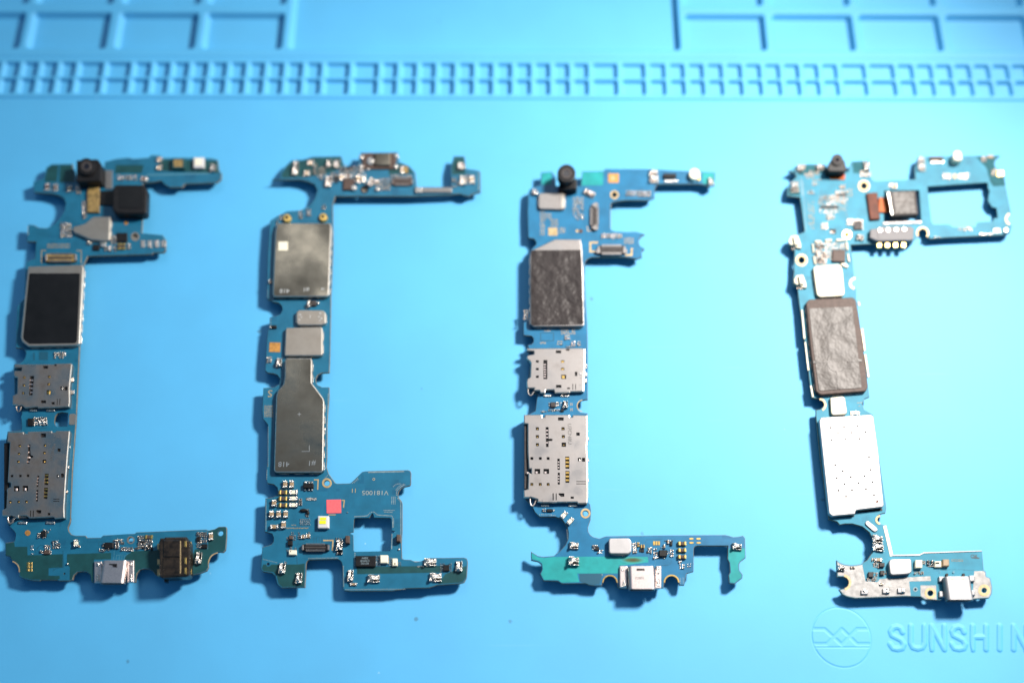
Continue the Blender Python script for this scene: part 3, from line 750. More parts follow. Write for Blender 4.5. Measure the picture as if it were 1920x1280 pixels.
# between shield and slot
b.z(*zB)
b.cluster(268,52,330,84,5,.8,'tbp'); b.poly('buried_plane', [(195,52),(240,52),(240,92),(195,92)], .0025, 'line'); b.trace([(170,60),(170,90)], 8)
b.box('chip', 138, 384, 166, 420, .05, 'black', bev=.006); b.cluster(166,376,236,420,4.5,.95,'tbk'); b.trace([(190,434),(232,432)], 3)
b.poly('ground_pad', [(350,362),(374,360),(378,370),(374,416),(346,416),(346,370)], .01, 'metalw', rnd_=.03)
# upper card slot
def lst(c, dx, dy): return [(c[0]-dx, c[1]-dy), (c[0]+dx, c[1]-dy), (c[0]+dx, c[1]+dy), (c[0]-dx, c[1]+dy)]
b.z(*zN)
out_s = [(290,130),(1080,130),(1090,118),(1400,110),(1440,130),(1440,160),(1412,420),(1395,600),(1398,900),(1380,985),(1090,1000),(760,1010),(740,985),(500,1010),(430,950),(385,960),(245,940),(248,760),(340,720),(345,400),(290,385),(270,330),(285,262),(425,262),(432,200),(280,198)]
h_s = [lst((485,400),26,22), lst((478,555),26,22), lst((465,712),26,22), [(600,370),(680,370),(668,560),(650,755),(580,755),(590,560)], lst((985,385),28,24), lst((975,535),28,24), lst((975,695),42,42),
       lst((912,195),48,28), lst((870,885),50,28), lst((1062,915),30,24), lst((1318,620),30,36), lst((1235,615),28,34), [(1138,820),(1150,820),(1150,940),(1138,940)], [(1192,820),(1206,820),(1200,945),(1188,945)], lst((1110,152),22,16)]
sl = b.slotplate('card_slot', out_s, h_s, 'slot', h=.14)
for c in ((485,400),(478,555),(465,712),(985,385),(975,535)): b.inbox(sl, 'contact', c[0]-14, c[1]-8, c[0]+14, c[1]+16, .095, .125, 'gold')
b.inbox(sl, 'contact', 950, 670, 1000, 735, .095, .132, 'gold')
for yy in (440, 520, 600, 680): b.inbox(sl, 'latch_spring', 600, yy, 665, yy + 26, .095, .118, 'steel')
b.inbox(sl, 'contact', 1218, 600, 1250, 640, .095, .128, 'tin')
for x0, x1 in ((590,735),(930,1095)): b.inbox(sl, 'solder_tab', x0, 1035, x1, 1075, .0, .035, 'tin')
for yy in (440, 690): b.inbox(sl, 'solder_tab', 1420, yy - 35, 1475, yy + 40, .0, .04, 'tin')
def hook(bd, sl, pts, r, m='slot'):
    """the bent wire spring at a slot's corner, swept as a square rod"""
    z1 = bd.zb + .075; P = [Vector((*bd.w(x, y, z1), z1)) for x, y in pts]; V = []; F = []
    for i, p in enumerate(P):
        d = (P[min(i + 1, len(P) - 1)] - P[max(i - 1, 0)]).normalized(); n_ = Vector((-d.y, d.x, 0))
        for k in range(8):
            a_ = k * math.pi / 4; q = p + n_ * r * math.cos(a_) + Vector((0, 0, r * math.sin(a_))); V.append(tuple(q))
    for i in range(len(P) - 1):
        for k in range(8): F.append((i*8+k, i*8+(k+1)%8, i*8+8+(k+1)%8, i*8+8+k))
    mesh_obj('wire_hook', V, F, M[m], sl, bd.o, smooth=True)
hook(b, sl, [(330,930),(325,990),(335,1050),(365,1085),(400,1060),(425,990),(440,960)], .024)
# lower card slot
b.z(*zO)
out_l = [(85,120),(270,115),(275,135),(310,135),(315,112),(590,105),(600,120),(630,120),(640,103),(795,103),(798,120),(775,380),(752,700),(735,985),(738,1100),(625,1110),(610,1090),(390,1100),(330,1100),(300,1075),(220,1075),(215,1100),(175,1100),(170,1082),(120,1070),(100,1080),(22,1075),(20,1010),(70,985),(80,760),(120,745),(120,700),(85,690),(110,240),(80,230)]
def hl(c, d=11): return lst(c, d * 1.25, d * 1.2)
h_l = [hl((225,278)), hl((217,368)), hl((210,458)), hl((515,272)), hl((508,358)), hl((507,455),17), [(318,262),(348,262),(346,320),(352,385),(378,390),(378,410),(350,412),(335,480),(308,480),(318,400),(322,340)],
       hl((137,622)), hl((233,620)), hl((320,618)), lst((190,765),30,30), lst((290,762),30,30), hl((118,918)), hl((213,916)), hl((303,914)),
       [(428,618),(448,618),(438,745),(418,745)], [(416,780),(438,780),(432,912),(412,912)], [(512,596),(556,596),(550,724),(506,724)], [(504,755),(548,755),(540,882),(500,882)],
       lst((497,158),28,22), lst((675,325),17,18), lst((714,615),16,22), lst((662,625),14,18), [(606,880),(680,880),(680,888),(606,888)], [(606,905),(680,905),(680,913),(606,913)],
       [(345,1015),(354,1015),(352,1090),(343,1090)], [(376,1015),(386,1015),(384,1090),(374,1090)], [(415,1010),(472,1010),(468,1048),(440,1048),(415,1030)], lst((560,1056),14,13)]
sl = b.slotplate('card_slot', out_l, h_l, 'slot', h=.15, deep=.05)
for c in ((225,278),(217,368),(210,458),(515,272),(508,358),(507,455),(118,918),(213,916),(303,914)): b.inbox(sl, 'contact', c[0]-6, c[1]-2, c[0]+6, c[1]+9, .10, .135, 'gold')
for c in ((190,765),(290,762),(97,780)): b.inbox(sl, 'contact', c[0]-18, c[1]-4, c[0]+6, c[1]+22, .10, .138, 'steel')
for k in range(3): b.inbox(sl, 'contact', 516 - k * 3, 604 + k * 40, 554 - k * 3, 620 + k * 40, .10, .14, 'gold'); b.inbox(sl, 'contact', 508 - k * 3, 763 + k * 40, 546 - k * 3, 779 + k * 40, .10, .14, 'gold')
for k in range(3): b.inbox(sl, 'contact', 428 - k * 3, 640 + k * 34, 446 - k * 3, 656 + k * 34, .10, .13, 'steel'); b.inbox(sl, 'contact', 416 - k * 2, 800 + k * 38, 436 - k * 2, 812 + k * 38, .10, .13, 'steel')
for yy in (270, 340, 400, 450): b.inbox(sl, 'latch_spring', 316, yy, 342, yy + 18, .10, .125, 'steel')
b.inbox(sl, 'contact', 655, 612, 672, 636, .10, .14, 'tin')
for x0, x1 in ((205,305),(522,625)): b.inbox(sl, 'solder_tab', x0, 1140, x1, 1168, .0, .03, 'tin')
for yy in (285, 520, 800): b.inbox(sl, 'solder_tab', 780 - (yy - 285) * .05, yy - 14, 800 - (yy - 285) * .05, yy + 14, .0, .05, 'tin')
b.box('slot_lip', 222, 1076, 304, 1098, .10, 'slot', bev=.02); b.box('slot_wall', 45, 245, 92, 1000, .06, 'black', bev=.01)
hook(b, sl, [(98,1075),(90,1110),(98,1150),(120,1168),(145,1150),(155,1110),(172,1092)], .03)
b.text('H8N87A3', 600, 350, 34, 'inkd', rot=-93, base=.151, name='etched_text')
# lower end
b.z(*zP)
b.disc('test_pad', 415, 228, 42, .008, 'copper'); b.box('chip', 612, 198, 690, 282, .06, 'black', bev=.01)
b.cluster(640,172,700,198,4,1,'tb'); b.cluster(555,222,606,305,4.4,.95,'tk'); b.cluster(640,282,690,308,4.4,1); b.micro(722,215,16,34,.02,'tan'); b.mbox(748,182,18,12,.02,0)
for i in range(2):
    for j in range(3): b.mbox(463 + i * 26, 424 + j * 26, 13, 13, .015, 0)
b.box('chip', 655, 490, 742, 545, .05, 'brown', bev=.01); b.cluster(660,405,755,488,3.8,.95,'tbkd'); b.cluster(745,488,772,545,4,1); b.cluster(590,490,650,530,4,.9); b.cluster(770,338,865,372,4,.9); b.cluster(780,375,900,462,4,.8,'tbkd')
b.cluster(460,530,510,550,3,1,'dd')
b.place('capacitor', T_CAP['white'], 1132, 378, 110, 62, .09, 90); b.micro(1188,425,24,34,.03)
b.box('chip', 1565, 368, 1698, 456, .07, 'black', bev=.012)
for j in range(3): b.cap(1720, 360 + j * 36, 1780, 390 + j * 36, 'brown')
b.cluster(1485,462,1560,512,4.2,.95); b.cluster(1560,455,1640,500,4,.8); b.cluster(1690,318,1850,355,4,.9,'tkd'); b.cluster(1800,350,1860,400,4,.8); b.cluster(1535,378,1564,440,4,1)
b.trace([(1475,380),(1475,360),(1560,358)],4); b.trace([(1475,380),(1478,410),(1530,412)],4)
for i in range(3):
    for j in range(2): b.box('gold_pad', 402 + j * 44, 668 + i * 48, 438 + j * 44, 706 + i * 48, .01, 'gold', bev=.003)
b.trace([(470,550),(462,660)],5,8); b.trace([(945,500),(955,740),(830,765),(800,790)],9); b.trace([(1700,640),(1712,560),(1712,500)],5,8); b.trace([(1740,620),(1750,560),(1850,556)],5,8); b.trace([(1785,640),(1790,575)],5,8); b.trace([(1825,640),(1830,575)],5,8); b.trace([(1862,640),(1868,575),(1920,545)],5,8)
b.trace([(560,490),(560,460),(600,410),(650,410)],5); b.trace([(530,520),(535,470),(585,425)],5)
b.disc('solder_blob', 1008, 690, 15, .05, 'tin', bev=.02, seg=2); b.trace([(1030,670),(1140,572)],4,8); b.trace([(580,662),(672,625)],3,8)
b.ring('notch_plating', 150, 790, 148, 132, 'tan', a0=-75, a1=10)
b.z(*zQ)
b.ring('ring_pad', 360, 335, 58, 41, 'metalw')
b.cluster(465,265,560,470,4.3,.92,'tbkc'); b.cap(570,258,685,312,'gold'); b.cluster(560,320,690,400,4.3,.85,'tbk'); b.cluster(560,400,690,485,5,.95,'tkc'); b.cluster(205,435,400,505,4.6,.95,'kkbt'); b.cluster(415,435,470,480,5,.9,'k')
b.box('chip', 1345, 290, 1400, 352, .05, 'black', bev=.008); b.box('chip', 1416, 392, 1508, 455, .05, 'black', bev=.008)
b.cluster(1345,208,1505,288,4,.95,'tbk'); b.cluster(1405,290,1505,385,4,.95,'tbkd'); b.cluster(1340,360,1412,455,4.4,.95,'tkd')
b.cap(1528,222,1592,332,'tan',.07); b.spring(1322,505,1415,680)
b.trace([(1520,460),(1500,690)],16,8); b.trace([(1345,470),(1510,466),(1522,420)],5,8)
b.ring('notch_plating', 1690, 690, 172, 158, 'tan', a0=180, a1=262)
# headphone socket
jk = b.poly('headphone_socket', [(800,300),(865,300),(868,286),(1200,283),(1212,330),(1245,350),(1250,590),(1240,860),(1195,885),(835,905),(790,880),(785,600),(775,380)], .36, 'jack', bev=.05, seg=3, rnd_=.03)
jk['label'] = 'brown black headphone socket with gold contacts'
b.box('ridge', 850, 335, 1095, 585, .03, 'jack', base=.3602, bev=.015, parent=jk); b.box('ridge', 842, 600, 1095, 870, .02, 'jack', base=.3602, bev=.012, parent=jk)
b.box('groove_edge', 1100, 345, 1112, 835, .012, 'tan', base=.3602, bev=.003, parent=jk)
for y0, y1 in ((348,445),(598,700),(748,850)):
    for k, (xa, xb2) in enumerate(((1165,1195),(1200,1232),(1236,1272))): b.inbox(jk, 'contact', xa, y0 + k * 6, xb2, y1 - 10 + k * 4, .16, .36 + .012 - k * .10, 'gold')
for y0, y1 in ((388,470),(622,700),(772,862)): b.inbox(jk, 'contact', 758, y0, 808, y1, .06, .25, 'tan')
b.inbox(jk, 'locating_peg', 862, 905, 905, 960, -.08, .10, 'jack')
# usb socket with its ears
b.z(*zP)
for x0, x1 in ((1412,1526),):
    e = b.box('mounting_ear', x0, 655, x1, 975, .06, 'steel', bev=.02, seg=2); b.box('solder_fillet', x0 + 28, 680, x1 - 40, 730, .03, 'tin', base=.055, bev=.015, parent=e); b.box('solder_fillet', x0 + 28, 850, x1 - 40, 960, .03, 'tin', base=.055, bev=.015, parent=e)
b.z(*zQ)
e = b.box('mounting_ear', 312, 638, 408, 970, .06, 'steel', bev=.02, seg=2); b.box('solder_fillet', 335, 660, 375, 720, .03, 'tin', base=.055, bev=.015, parent=e); b.box('solder_fillet', 335, 850, 375, 950, .03, 'tin', base=.055, bev=.015, parent=e)
b.z(*zP); u = b.usb(1532, 640, 1900, 975, .22)
b.poly('latch_slot', [(1635,690),(1755,690),(1755,745),(1690,740),(1690,715),(1635,705)], .004, 'black', base=.2202, parent=u)
b.finish()

# ================================================================== board 2
def C_(*p): return Zp(460, 260, 3.2, p)
def U_(*p): return Zp(480, 520, 6.4, p)
def D_(*p): return Zp(460, 540, 3.556, p)
def L_(*p): return Zp(480, 880, 8, p)
def M_(*p): return Zp(640, 870, 8, p)
def E_(*p): return Zp(460, 860, 4, p)
zC, zU, zD, zL, zM, zE = (460,260,3.2), (480,520,6.4), (460,540,3.556), (480,880,8), (640,870,8), (460,860,4)
b = Board('blue circuit board with a small pink sticker and a square window near its lower end', GR, M['mask'], (600, 900))
out = C_((165,245),(205,240),(212,205),(245,160),(275,130),(345,125),(405,108),(575,105),(590,150),(610,175),(650,175),(680,150),(690,85),(915,82),(925,140),(985,165),(1020,205),(1028,290),(1235,290),(1232,180),(1250,105),(1315,105),(1325,180),(1395,190),(1412,200),(1412,320),(1370,330),(1340,345),(1310,340),(1290,330),(1240,335),(1000,345),(760,345),(540,345),(525,395),(528,640),(520,830))
out += U_((900,250),(890,880),(880,1140),(790,1145),(740,1170),(718,1210),(722,1262)) + D_((480,645),(510,660),(560,660),(560,720),(545,900),(545,1130),(540,1185)) + L_((1070,0),(1090,60),(1190,200),(1220,210),(1400,205),(1430,195),(1590,35),(1640,22))
out += M_((360,103),(1000,85),(1035,100),(1048,130),(1045,290),(1030,318),(960,335),(900,360),(860,410),(848,460),(865,510),(905,550),(915,580),(915,990),(905,1180)) + E_((1175,745),(1190,752),(1240,755),(1275,770),(1320,765),(1360,742),(1640,738),(1660,745),(1668,765),(1668,800),(1660,890),(1640,925),(1600,935),(1440,945),(1380,965),(1210,970),(1100,988),(780,990),(740,985),(730,960),(728,800),(722,775),(710,760),(690,750),(480,755),(465,765),(458,780),(448,962),(270,965),(240,940),(225,880),(200,855),(130,845),(115,820),(128,660),(165,650),(195,640),(210,620),(212,590),(200,560),(145,545),(150,295),(200,288),(235,275),(245,250),(240,215),(215,192),(165,182),(158,150),(162,30))
out += D_((150,1200),(150,910),(118,870),(112,820),(120,665),(190,660),(225,640),(232,605),(215,580),(190,570),(150,565),(132,550)) + U_((120,900),(140,650),(160,600),(165,480),(230,462),(290,442),(318,390),(310,345),(270,305),(195,290),(185,275),(135,255)) + C_((130,960),(135,700),(150,490),(190,465),(250,435),(330,430),(380,405),(415,365),(432,310),(415,275),(370,255),(320,245),(240,247))
win = E_((828,440),(930,440),(944,415),(955,405),(962,418),(966,438),(1088,440),(1098,455),(1100,535),(1122,540),(1124,552),(1100,556),(1095,600),(1088,690),(820,695),(810,685),(808,570),(788,560),(788,548),(810,545),(815,450))
z = b.zb
b.pcb(zz(out), [zz(win), zz(E_(*circle(612, 180, 21))), zz(E_(*circle(172, 787, 11))), zz(C_(*circle(715, 305, 15)))])
b.z(*zD); b.foot([(230,700),(500,760),(490,1180),(220,1180)]); b.z(*zC); b.foot([(200,520),(490,520),(480,920),(190,920)]); b.foot([(560,220),(900,220),(900,320),(560,320)]); b.z(*zE); b.foot([(760,760),(1600,770),(1380,920),(770,930)])
b.z(*zE)
b.poly('bare_laminate', [(835,808),(1480,800),(1470,850),(840,862)], .003, 'dark')
b.poly('bare_laminate', [(135,790),(155,790),(165,806),(182,804),(195,790),(395,790),(445,782),(442,955),(278,958),(250,935),(235,872),(208,846),(138,838),(125,818)], .003, 'dark')
b.poly('bare_laminate', [(1500,862),(1658,800),(1656,880),(1632,918),(1600,926),(1445,936)], .003, 'dark')
b.z(*zC)
b.poly('bare_laminate', [(218,235),(222,208),(252,165),(282,138),(350,133),(410,116),(570,113),(585,170),(560,185),(480,215),(340,232)], .003, 'dark')
b.poly('bare_laminate', [(860,180),(930,150),(980,172),(1012,208),(860,215)], .003, 'dark'); b.poly('bare_laminate', [(1240,170),(1256,112),(1308,112),(1318,175),(1320,215),(1240,215)], .003, 'dark')
# top end parts
b.box('metal_contact', 775, 84, 870, 160, .12, 'metal', bev=.03, seg=2, rnd_=.03)
b.box('contact_base', 700, 84, 905, 182, .05, 'brown', bev=.02)
b.disc('solder_blob', 750, 132, 25, .10, 'tin', bev=.05, seg=3)
for x, y in ((695,108),(905,102),(692,165),(902,165)): b.disc('solder_tab', x, y, 15, .07, 'tin', bev=.03, seg=2, n=10)
b.spring(282,128,312,212); b.cap(372,128,408,158,'tan'); b.cap(350,190,385,222,'tan'); b.cluster(405,150,432,218,5,.9)
b.spring(482,120,512,165); b.spring(530,120,562,168); b.spring(478,215,512,282); b.cluster(512,200,556,262,5.5,.95,'tbc'); b.cluster(560,165,640,225,5.5,.9,'tbkc'); b.cluster(640,165,720,262,5,.9,'tbd')
b.box('chip', 588, 238, 652, 305, .07, 'brown', bev=.01); b.disc('solder_blob', 650, 292, 18, .08, 'tin', bev=.03, seg=3)
b.ring('ring_pad', 715, 305, 24, 15, 'black'); b.spring(735,225,768,280,20); b.spring(768,240,800,268); b.cluster(800,235,870,312,5,.95,'tbkd')
b.connector(882, 236, 1000, 276, h=.06, pins=8, body='brown'); b.cap(930,165,955,205,'tan'); b.box('chip', 950, 165, 975, 205, .05, 'khaki', bev=.01)
b.spring(1272,135,1312,178); b.spring(1285,215,1322,270); b.cluster(1322,215,1380,275,5,.9,'tkd')
b.box('contact_bar', 1018, 292, 1240, 322, .06, 'tinned', bev=.02, seg=2); b.box('contact_end', 1018, 290, 1058, 324, .08, 'tin', bev=.02)
for x, y in ((250,475),(467,470)): b.disc('brass_nut', x, y, 25, .09, 'gold', bev=.03, seg=3); b.disc('nut_bore', x - 3, y - 3, 10, .003, 'black', base=.0902)
b.cluster(318,428,345,482,6,1); b.cluster(362,420,395,465,6,1); b.cluster(205,455,232,488,6,1); b.cluster(455,398,485,425,6,1); b.cluster(180,490,200,520,6,1)
b.dots([(1400,200),(1400,310)], 3.4)
b.cluster(440,170,480,215,5,.9,'tb'); b.cap(560,212,590,246,'tan',.07); b.cap(600,206,632,236,'brown',.07); b.cap(664,215,690,262,'tan',.08); b.cap(700,222,722,262,'white',.07)
b.disc('solder_blob', 600, 232, 12, .06, 'tin', bev=.025, seg=2, n=10); b.disc('solder_blob', 690, 190, 13, .06, 'tin', bev=.025, seg=2, n=10); b.disc('solder_blob', 735, 178, 12, .05, 'tin', bev=.02, seg=2, n=10); b.disc('solder_blob', 790, 300, 14, .06, 'tin', bev=.025, seg=2, n=10)
b.cluster(870,215,1000,234,4.4,.8,'tk'); b.cluster(430,215,470,250,5,.7,'tb'); b.cluster(1240,235,1285,290,5,.7,'tb'); b.cap(1345,222,1372,262,'tan',.07)
# main shield
s = b.shield([(190,505),(512,505),(518,530),(502,935),(490,948),(170,948),(163,930),(178,560)], .15, 'metal', bev=.04)
b.box('white_label', 199, 618, 255, 670, .006, 'ivory', base=.1502, parent=s)
b.z(*zU)
b.text('418', 342, 160, 58, 'emboss', rot=180, base=.1502, name='stamped_text'); b.text('#1', 600, 145, 52, 'emboss', rot=180, base=.1502, name='stamped_text'); b.text('w', 800, 140, 44, 'emboss', rot=180, base=.1502, name='stamped_text')
s = b.shield([(515,388),(800,390),(838,420),(838,550),(790,575),(512,575),(480,550),(480,412)], .12, 'metalw')
b.text('1', 650, 470, 48, 'emboss', rot=0, base=.1202, name='stamped_text')
for x, y, r_ in ((530,445,12),(545,475,9),(520,505,10),(770,430,12),(755,470,10),(785,490,12),(765,515,9)): b.disc('dimple', x, y, r_, .006, 'emboss', base=.1202, n=8, bev=.003, parent=s)
b.shield([(365,600),(788,590),(800,615),(798,920),(780,940),(350,942),(340,925),(352,620)], .12, 'metalw')
b.box('copper_pad', 160, 780, 292, 895, .006, 'copper', rot=2); b.spring(238,955,302,1058); b.cluster(122,945,190,1025,5.5,.95,'tb')
b.box('tilted_chip', 182, 572, 246, 606, .06, 'black', bev=.01); b.box('chip_end', 160, 578, 180, 608, .05, 'tin', bev=.01)
b.spring(612,260,660,345,15); b.box('coil', 660, 275, 720, 335, .08, 'chip', bev=.02); b.disc('solder_blob', 742, 302, 18, .07, 'tin', bev=.03, seg=2); b.cap(152,30,195,70,'brown',.06)
b.dots([(905,270),(890,900)], 5, 1.3); b.dots([(140,150),(140,240)], 4, 1.3); b.dots([(180,490),(175,590)], 4, 1.4)
b.z(*zD)
s = b.shield([(272,465),(438,465),(446,480),(444,630),(520,732),(527,755),(520,1215),(505,1228),(202,1228),(190,1215),(205,720),(216,680),(252,640),(262,590),(262,480)], .15, 'metal', bev=.035, rnd_=.03)
b.text('418', 256, 1172, 34, 'emboss', rot=180, base=.1502, name='stamped_text'); b.text('#1', 443, 1165, 34, 'emboss', rot=180, base=.1502, name='stamped_text')
b.bracket2 = None
for q in (((425,1048),(428,1048),(428,1088),(425,1088)), ((376,1086),(428,1086),(428,1089),(376,1089)), ((358,828),(361,828),(361,852),(358,852)), ((347,838),(372,838),(372,841),(347,841))):
    b.poly('scribed_mark', list(q), .003, 'emboss', base=.1502 + (.0004 if q[0][0] in (376, 347) else 0), parent=s)
b.text('S', 165, 700, 50, 'tan', rot=180); b.cluster(125,780,185,860,3,.9,'p')
b.dots([(552,700),(545,1130)], 3.6, 1.5); b.dots([(152,920),(152,1190)], 3.6, 1.2)
# lower end parts
b.z(*zL)
for x in (400, 500): b.cap(x, 162, x + 66, 268, 'tan', .09)
for y in (302, 396, 494):
    b.cap(338, y + 4, 462, y + 66, 'gold', .07); b.cap(492, y, 622, y + 64, 'white', .08)
b.cap(232, 448, 302, 548, 'tan', .09)
for x in (195, 300, 407): b.cap(x, 612, x + 70, 716, 'tan', .09)
b.cap(210, 820, 332, 885, 'tan', .09); b.cap(372, 772, 446, 874, 'tan', .09)
for j in range(4): b.cap(640, 432 + j * 27, 690, 456 + j * 27, 'black', .03)
b.cluster(640,430,692,540,3.3,1,'kk')
q = b.box('transistor', 708, 208, 860, 275, .10, 'black', bev=.015)
for x in (722, 778, 822):
    b.box('lead', x, 172, x + 30, 206, .045, 'tin', parent=q, bev=.01); b.box('lead', x, 279, x + 28, 315, .045, 'tin', parent=q, bev=.01)
b.box('flat_contact', 752, 418, 826, 462, .02, 'tin', bev=.006); b.box('flat_contact', 832, 418, 908, 462, .02, 'tin', bev=.006)
b.box('pink_sticker', 1060, 450, 1276, 650, .010, 'pink', rot=-1)
b.bracket([(870,152),(932,152),(924,300)], 18); b.bracket([(1284,460),(1324,460),(1312,570)], 18); b.bracket([(1005,1060),(1155,1060),(1145,1212)], 20); b.bracket([(1085,676),(1195,676)], 14)
b.text('11', 1468, 312, 62, 'tan', rot=180); 
led = b.box('led', 925, 690, 1095, 878, .12, 'led', bev=.03, rnd_=.03, seg=2)
b.box('phosphor', 958, 716, 1052, 752, .008, 'yellow', base=.1202, parent=led); b.box('phosphor', 950, 762, 1048, 812, .008, 'yellow', base=.1202, parent=led)
b.cluster(455,862,785,890,2.6,.95,'p'); b.cluster(530,820,605,840,3,.9,'p')
b.poly('black_blob', circle(712, 606, 58, 16, 26), .06, 'black', bev=.03, seg=3); b.poly('black_blob', circle(775, 640, 24, 12, 32), .07, 'black', bev=.03, seg=3); b.cluster(730,580,800,610,3.6,.9,'d'); b.cluster(745,670,790,710,3.6,1)
for i in range(6):
    for j in range(4): b.mbox(662 + i * 27 + (j % 2) * 8, 742 + j * 26, 14, 14, .02, 0)
b.box('chip', 492, 985, 548, 1042, .07, 'brown', bev=.012); b.box('chip', 476, 1062, 545, 1132, .08, 'black', bev=.012)
b.cluster(525,930,570,975,3.2,1,'d'); b.cluster(455,1010,490,1060,3.2,.9,'d'); b.cluster(550,980,600,1060,3.4,.9,'d')
b.cluster(630,930,670,985,3.4,.95,'dt'); b.cap(672,980,738,1030,'tan',.05); b.cluster(630,990,672,1040,4,1); b.cap(748,960,815,1018,'tan',.05); b.cluster(745,1015,825,1035,3,1,'d'); b.cluster(775,925,812,960,3.4,1,'d'); b.cluster(690,962,745,985,3.2,1,'d')
b.box('chip', 490, 1205, 605, 1275, .08, 'ivory', bev=.015); b.disc('dot_mark', 520, 1225, 9, .003, 'black', base=.0802, n=10)
b.cluster(500,1150,545,1205,3.2,1,'d'); b.cluster(575,1165,615,1205,3.2,1,'d'); b.cluster(455,1190,490,1230,3.2,.8,'d')
b.connector(700, 1115, 1082, 1212, h=.09, pins=20)
for k, x in enumerate((868, 905, 945, 985)): b.trace([(x, 1095), (x + 4, 1010)], 8)
b.trace([(640,1120),(780,1060)], 6); b.trace([(620,1140),(650,1060),(760,1050)], 5)
b.spring(1195, 1040, 1290, 1200, h=.14); b.cluster(1190,1015,1280,1050,4,.9,'k'); b.box('chip', 1212, 1195, 1300, 1228, .03, 'black', bev=.01); b.cap(1210,1236,1300,1268,'black')
q = b.box('ferrite_bead', 1338, 988, 1402, 1102, .14, 'brown', bev=.02); b.box('bead_end', 1350, 1085, 1404, 1105, .05, 'tin', bev=.01)
b.disc('solder_dot', 1372, 640, 9, .02, 'tin', n=8); b.dots([(150,450),(150,900)], 2.6, 1.3); b.dots([(160,150),(165,0)], 2.8, 1.3); b.dots([(1080,80),(1030,130)], 2.6, 1.3); b.dots([(1100,80),(1185,200)], 2.6, 1.3); b.dots([(1440,210),(1530,125)], 2.6, 1.3); b.dots([(1470,200),(1540,140)], 2.6, 1.1)
b.z(*zM)
b.text('V181005', 506, 425, 66, 'via', rot=180, sx=1.15, h=.006); b.ring('printed_ring', 487, 224, 19, 13, 'tan', .003)
b.box('ferrite_bead', 825, 1050, 885, 1158, .14, 'brown', bev=.02); b.disc('solder_blob', 862, 1272, 14, .04, 'tin', bev=.02, seg=2, n=10)
b.dots([(400,122),(945,110)], 2.3, 1.5); b.dots([(412,112),(940,102)], 2.3, 1.1)
b.dots([(770,340),(830,295),(890,290)], 2.5, 1.3); b.dots([(960,300),(880,345),(830,400),(826,470)], 2.2, 1.3); b.dots([(940,290),(860,330),(812,390)], 2.4, 1.1)
for k in range(3): b.dots([(758 + k * 24, 480), (755 + k * 26, 600)], 2.4, 1.3)
b.dots([(840,500),(890,560),(892,1180)], 2.5, 1.4); b.dots([(860,480),(900,560)], 2.5, 1.1)
b.dots([(630,690),(800,690)], 2.5, 1.4); b.dots([(640,715),(770,718)], 2.5, 1.4)
b.dots([(190,785),(390,772),(415,740),(440,718),(490,712),(540,760),(760,772),(772,800),(770,950)], 2.2, 1.4); b.dots([(760,1040),(755,1270)], 2.2, 1.4); b.dots([(785,800),(785,950)], 2.2, 1.1)
b.trace([(852,1170),(862,1250)], 5)
b.z(*zE)
b.ring('ring_pad', 612, 180, 37, 23, 'tan')
q = b.box('chip', 826, 725, 975, 805, .08, 'black', bev=.01); b.text('DBAF', 896, 742, 13, 'ink', rot=180, base=.0802, parent=q); b.text('CWDW', 896, 762, 13, 'ink', rot=180, base=.0802); b.text('AD DC', 896, 782, 13, 'ink', rot=180, base=.0802)
b.cluster(975,722,1012,802,3.4,.95,'d'); b.box('filter', 1010, 720, 1070, 780, .10, 'ivory', bev=.02); b.cluster(1070,735,1100,800,3.4,.9,'d'); b.box('filter', 1102, 745, 1140, 800, .08, 'ivory', bev=.015); b.disc('dot_mark', 1121, 785, 6, .003, 'black', base=.0802, n=8); b.cluster(1140,770,1170,800,3.6,.9,'d')
b.spring(246,775,296,852); b.spring(374,848,420,926); b.spring(764,826,806,910); b.spring(915,862,1005,920,0); b.spring(1340,740,1430,795); b.spring(1380,850,1470,912); b.spring(1576,760,1626,838)
b.cap(785,928,836,946,'tan'); b.box('chip', 1484, 792, 1530, 838, .06, 'black', bev=.01); b.cluster(1460,780,1550,850,3.4,.7,'d'); b.cluster(1285,795,1360,812,3.2,.8,'d'); b.cluster(290,768,312,785,3,1,'d')
b.dots([(470,745),(700,740)], 2.4, 1.3); b.dots([(735,800),(738,960)], 2.4, 1.3); b.dots([(750,978),(1200,975)], 2.4, 1.2); b.dots([(130,750),(240,778)], 2.6, 1.2); b.dots([(822,700),(822,800)], 3.2, 1.6); b.trace([(385,730),(390,800)], 5); b.trace([(1380,815),(1430,845)], 2, 8)
b.finish()
# ================================================================== board 3
def F_(*p): return Zp(940, 290, 3.657, p)
def G_(*p): return Zp(940, 600, 3.37, p)
def H_(*p): return Zp(960, 930, 4.085, p)
zF, zG, zH, zR, zS, zT = (940,290,3.657), (940,600,3.37), (960,930,4.085), (960,640,9.144), (960,770,6.095), (1130,980,8)
b = Board('blue circuit board with see-through teal lower end and grey film on its large shield', GR, M['mask3'], (1060, 800))
out = F_((180,400),(185,262),(192,240),(215,225),(268,210),(272,122),(345,116),(372,150),(375,215),(545,215),(556,115),(700,112),(712,98),(1005,98),(1200,108),(1470,120),(1465,210),(1420,220),(1400,208),(1350,200),(1070,202),(1052,235),(1050,295),(1010,312),(850,312),(780,322),(755,330),(748,350),(748,500),(755,518),(775,525),(850,530),(925,528),(985,545),(962,560),(945,580),(942,600),(950,625),(985,645),(962,665),(965,700),(930,715),(905,710),(850,700),(620,702),(590,715),(575,735),(570,850),(588,1150))
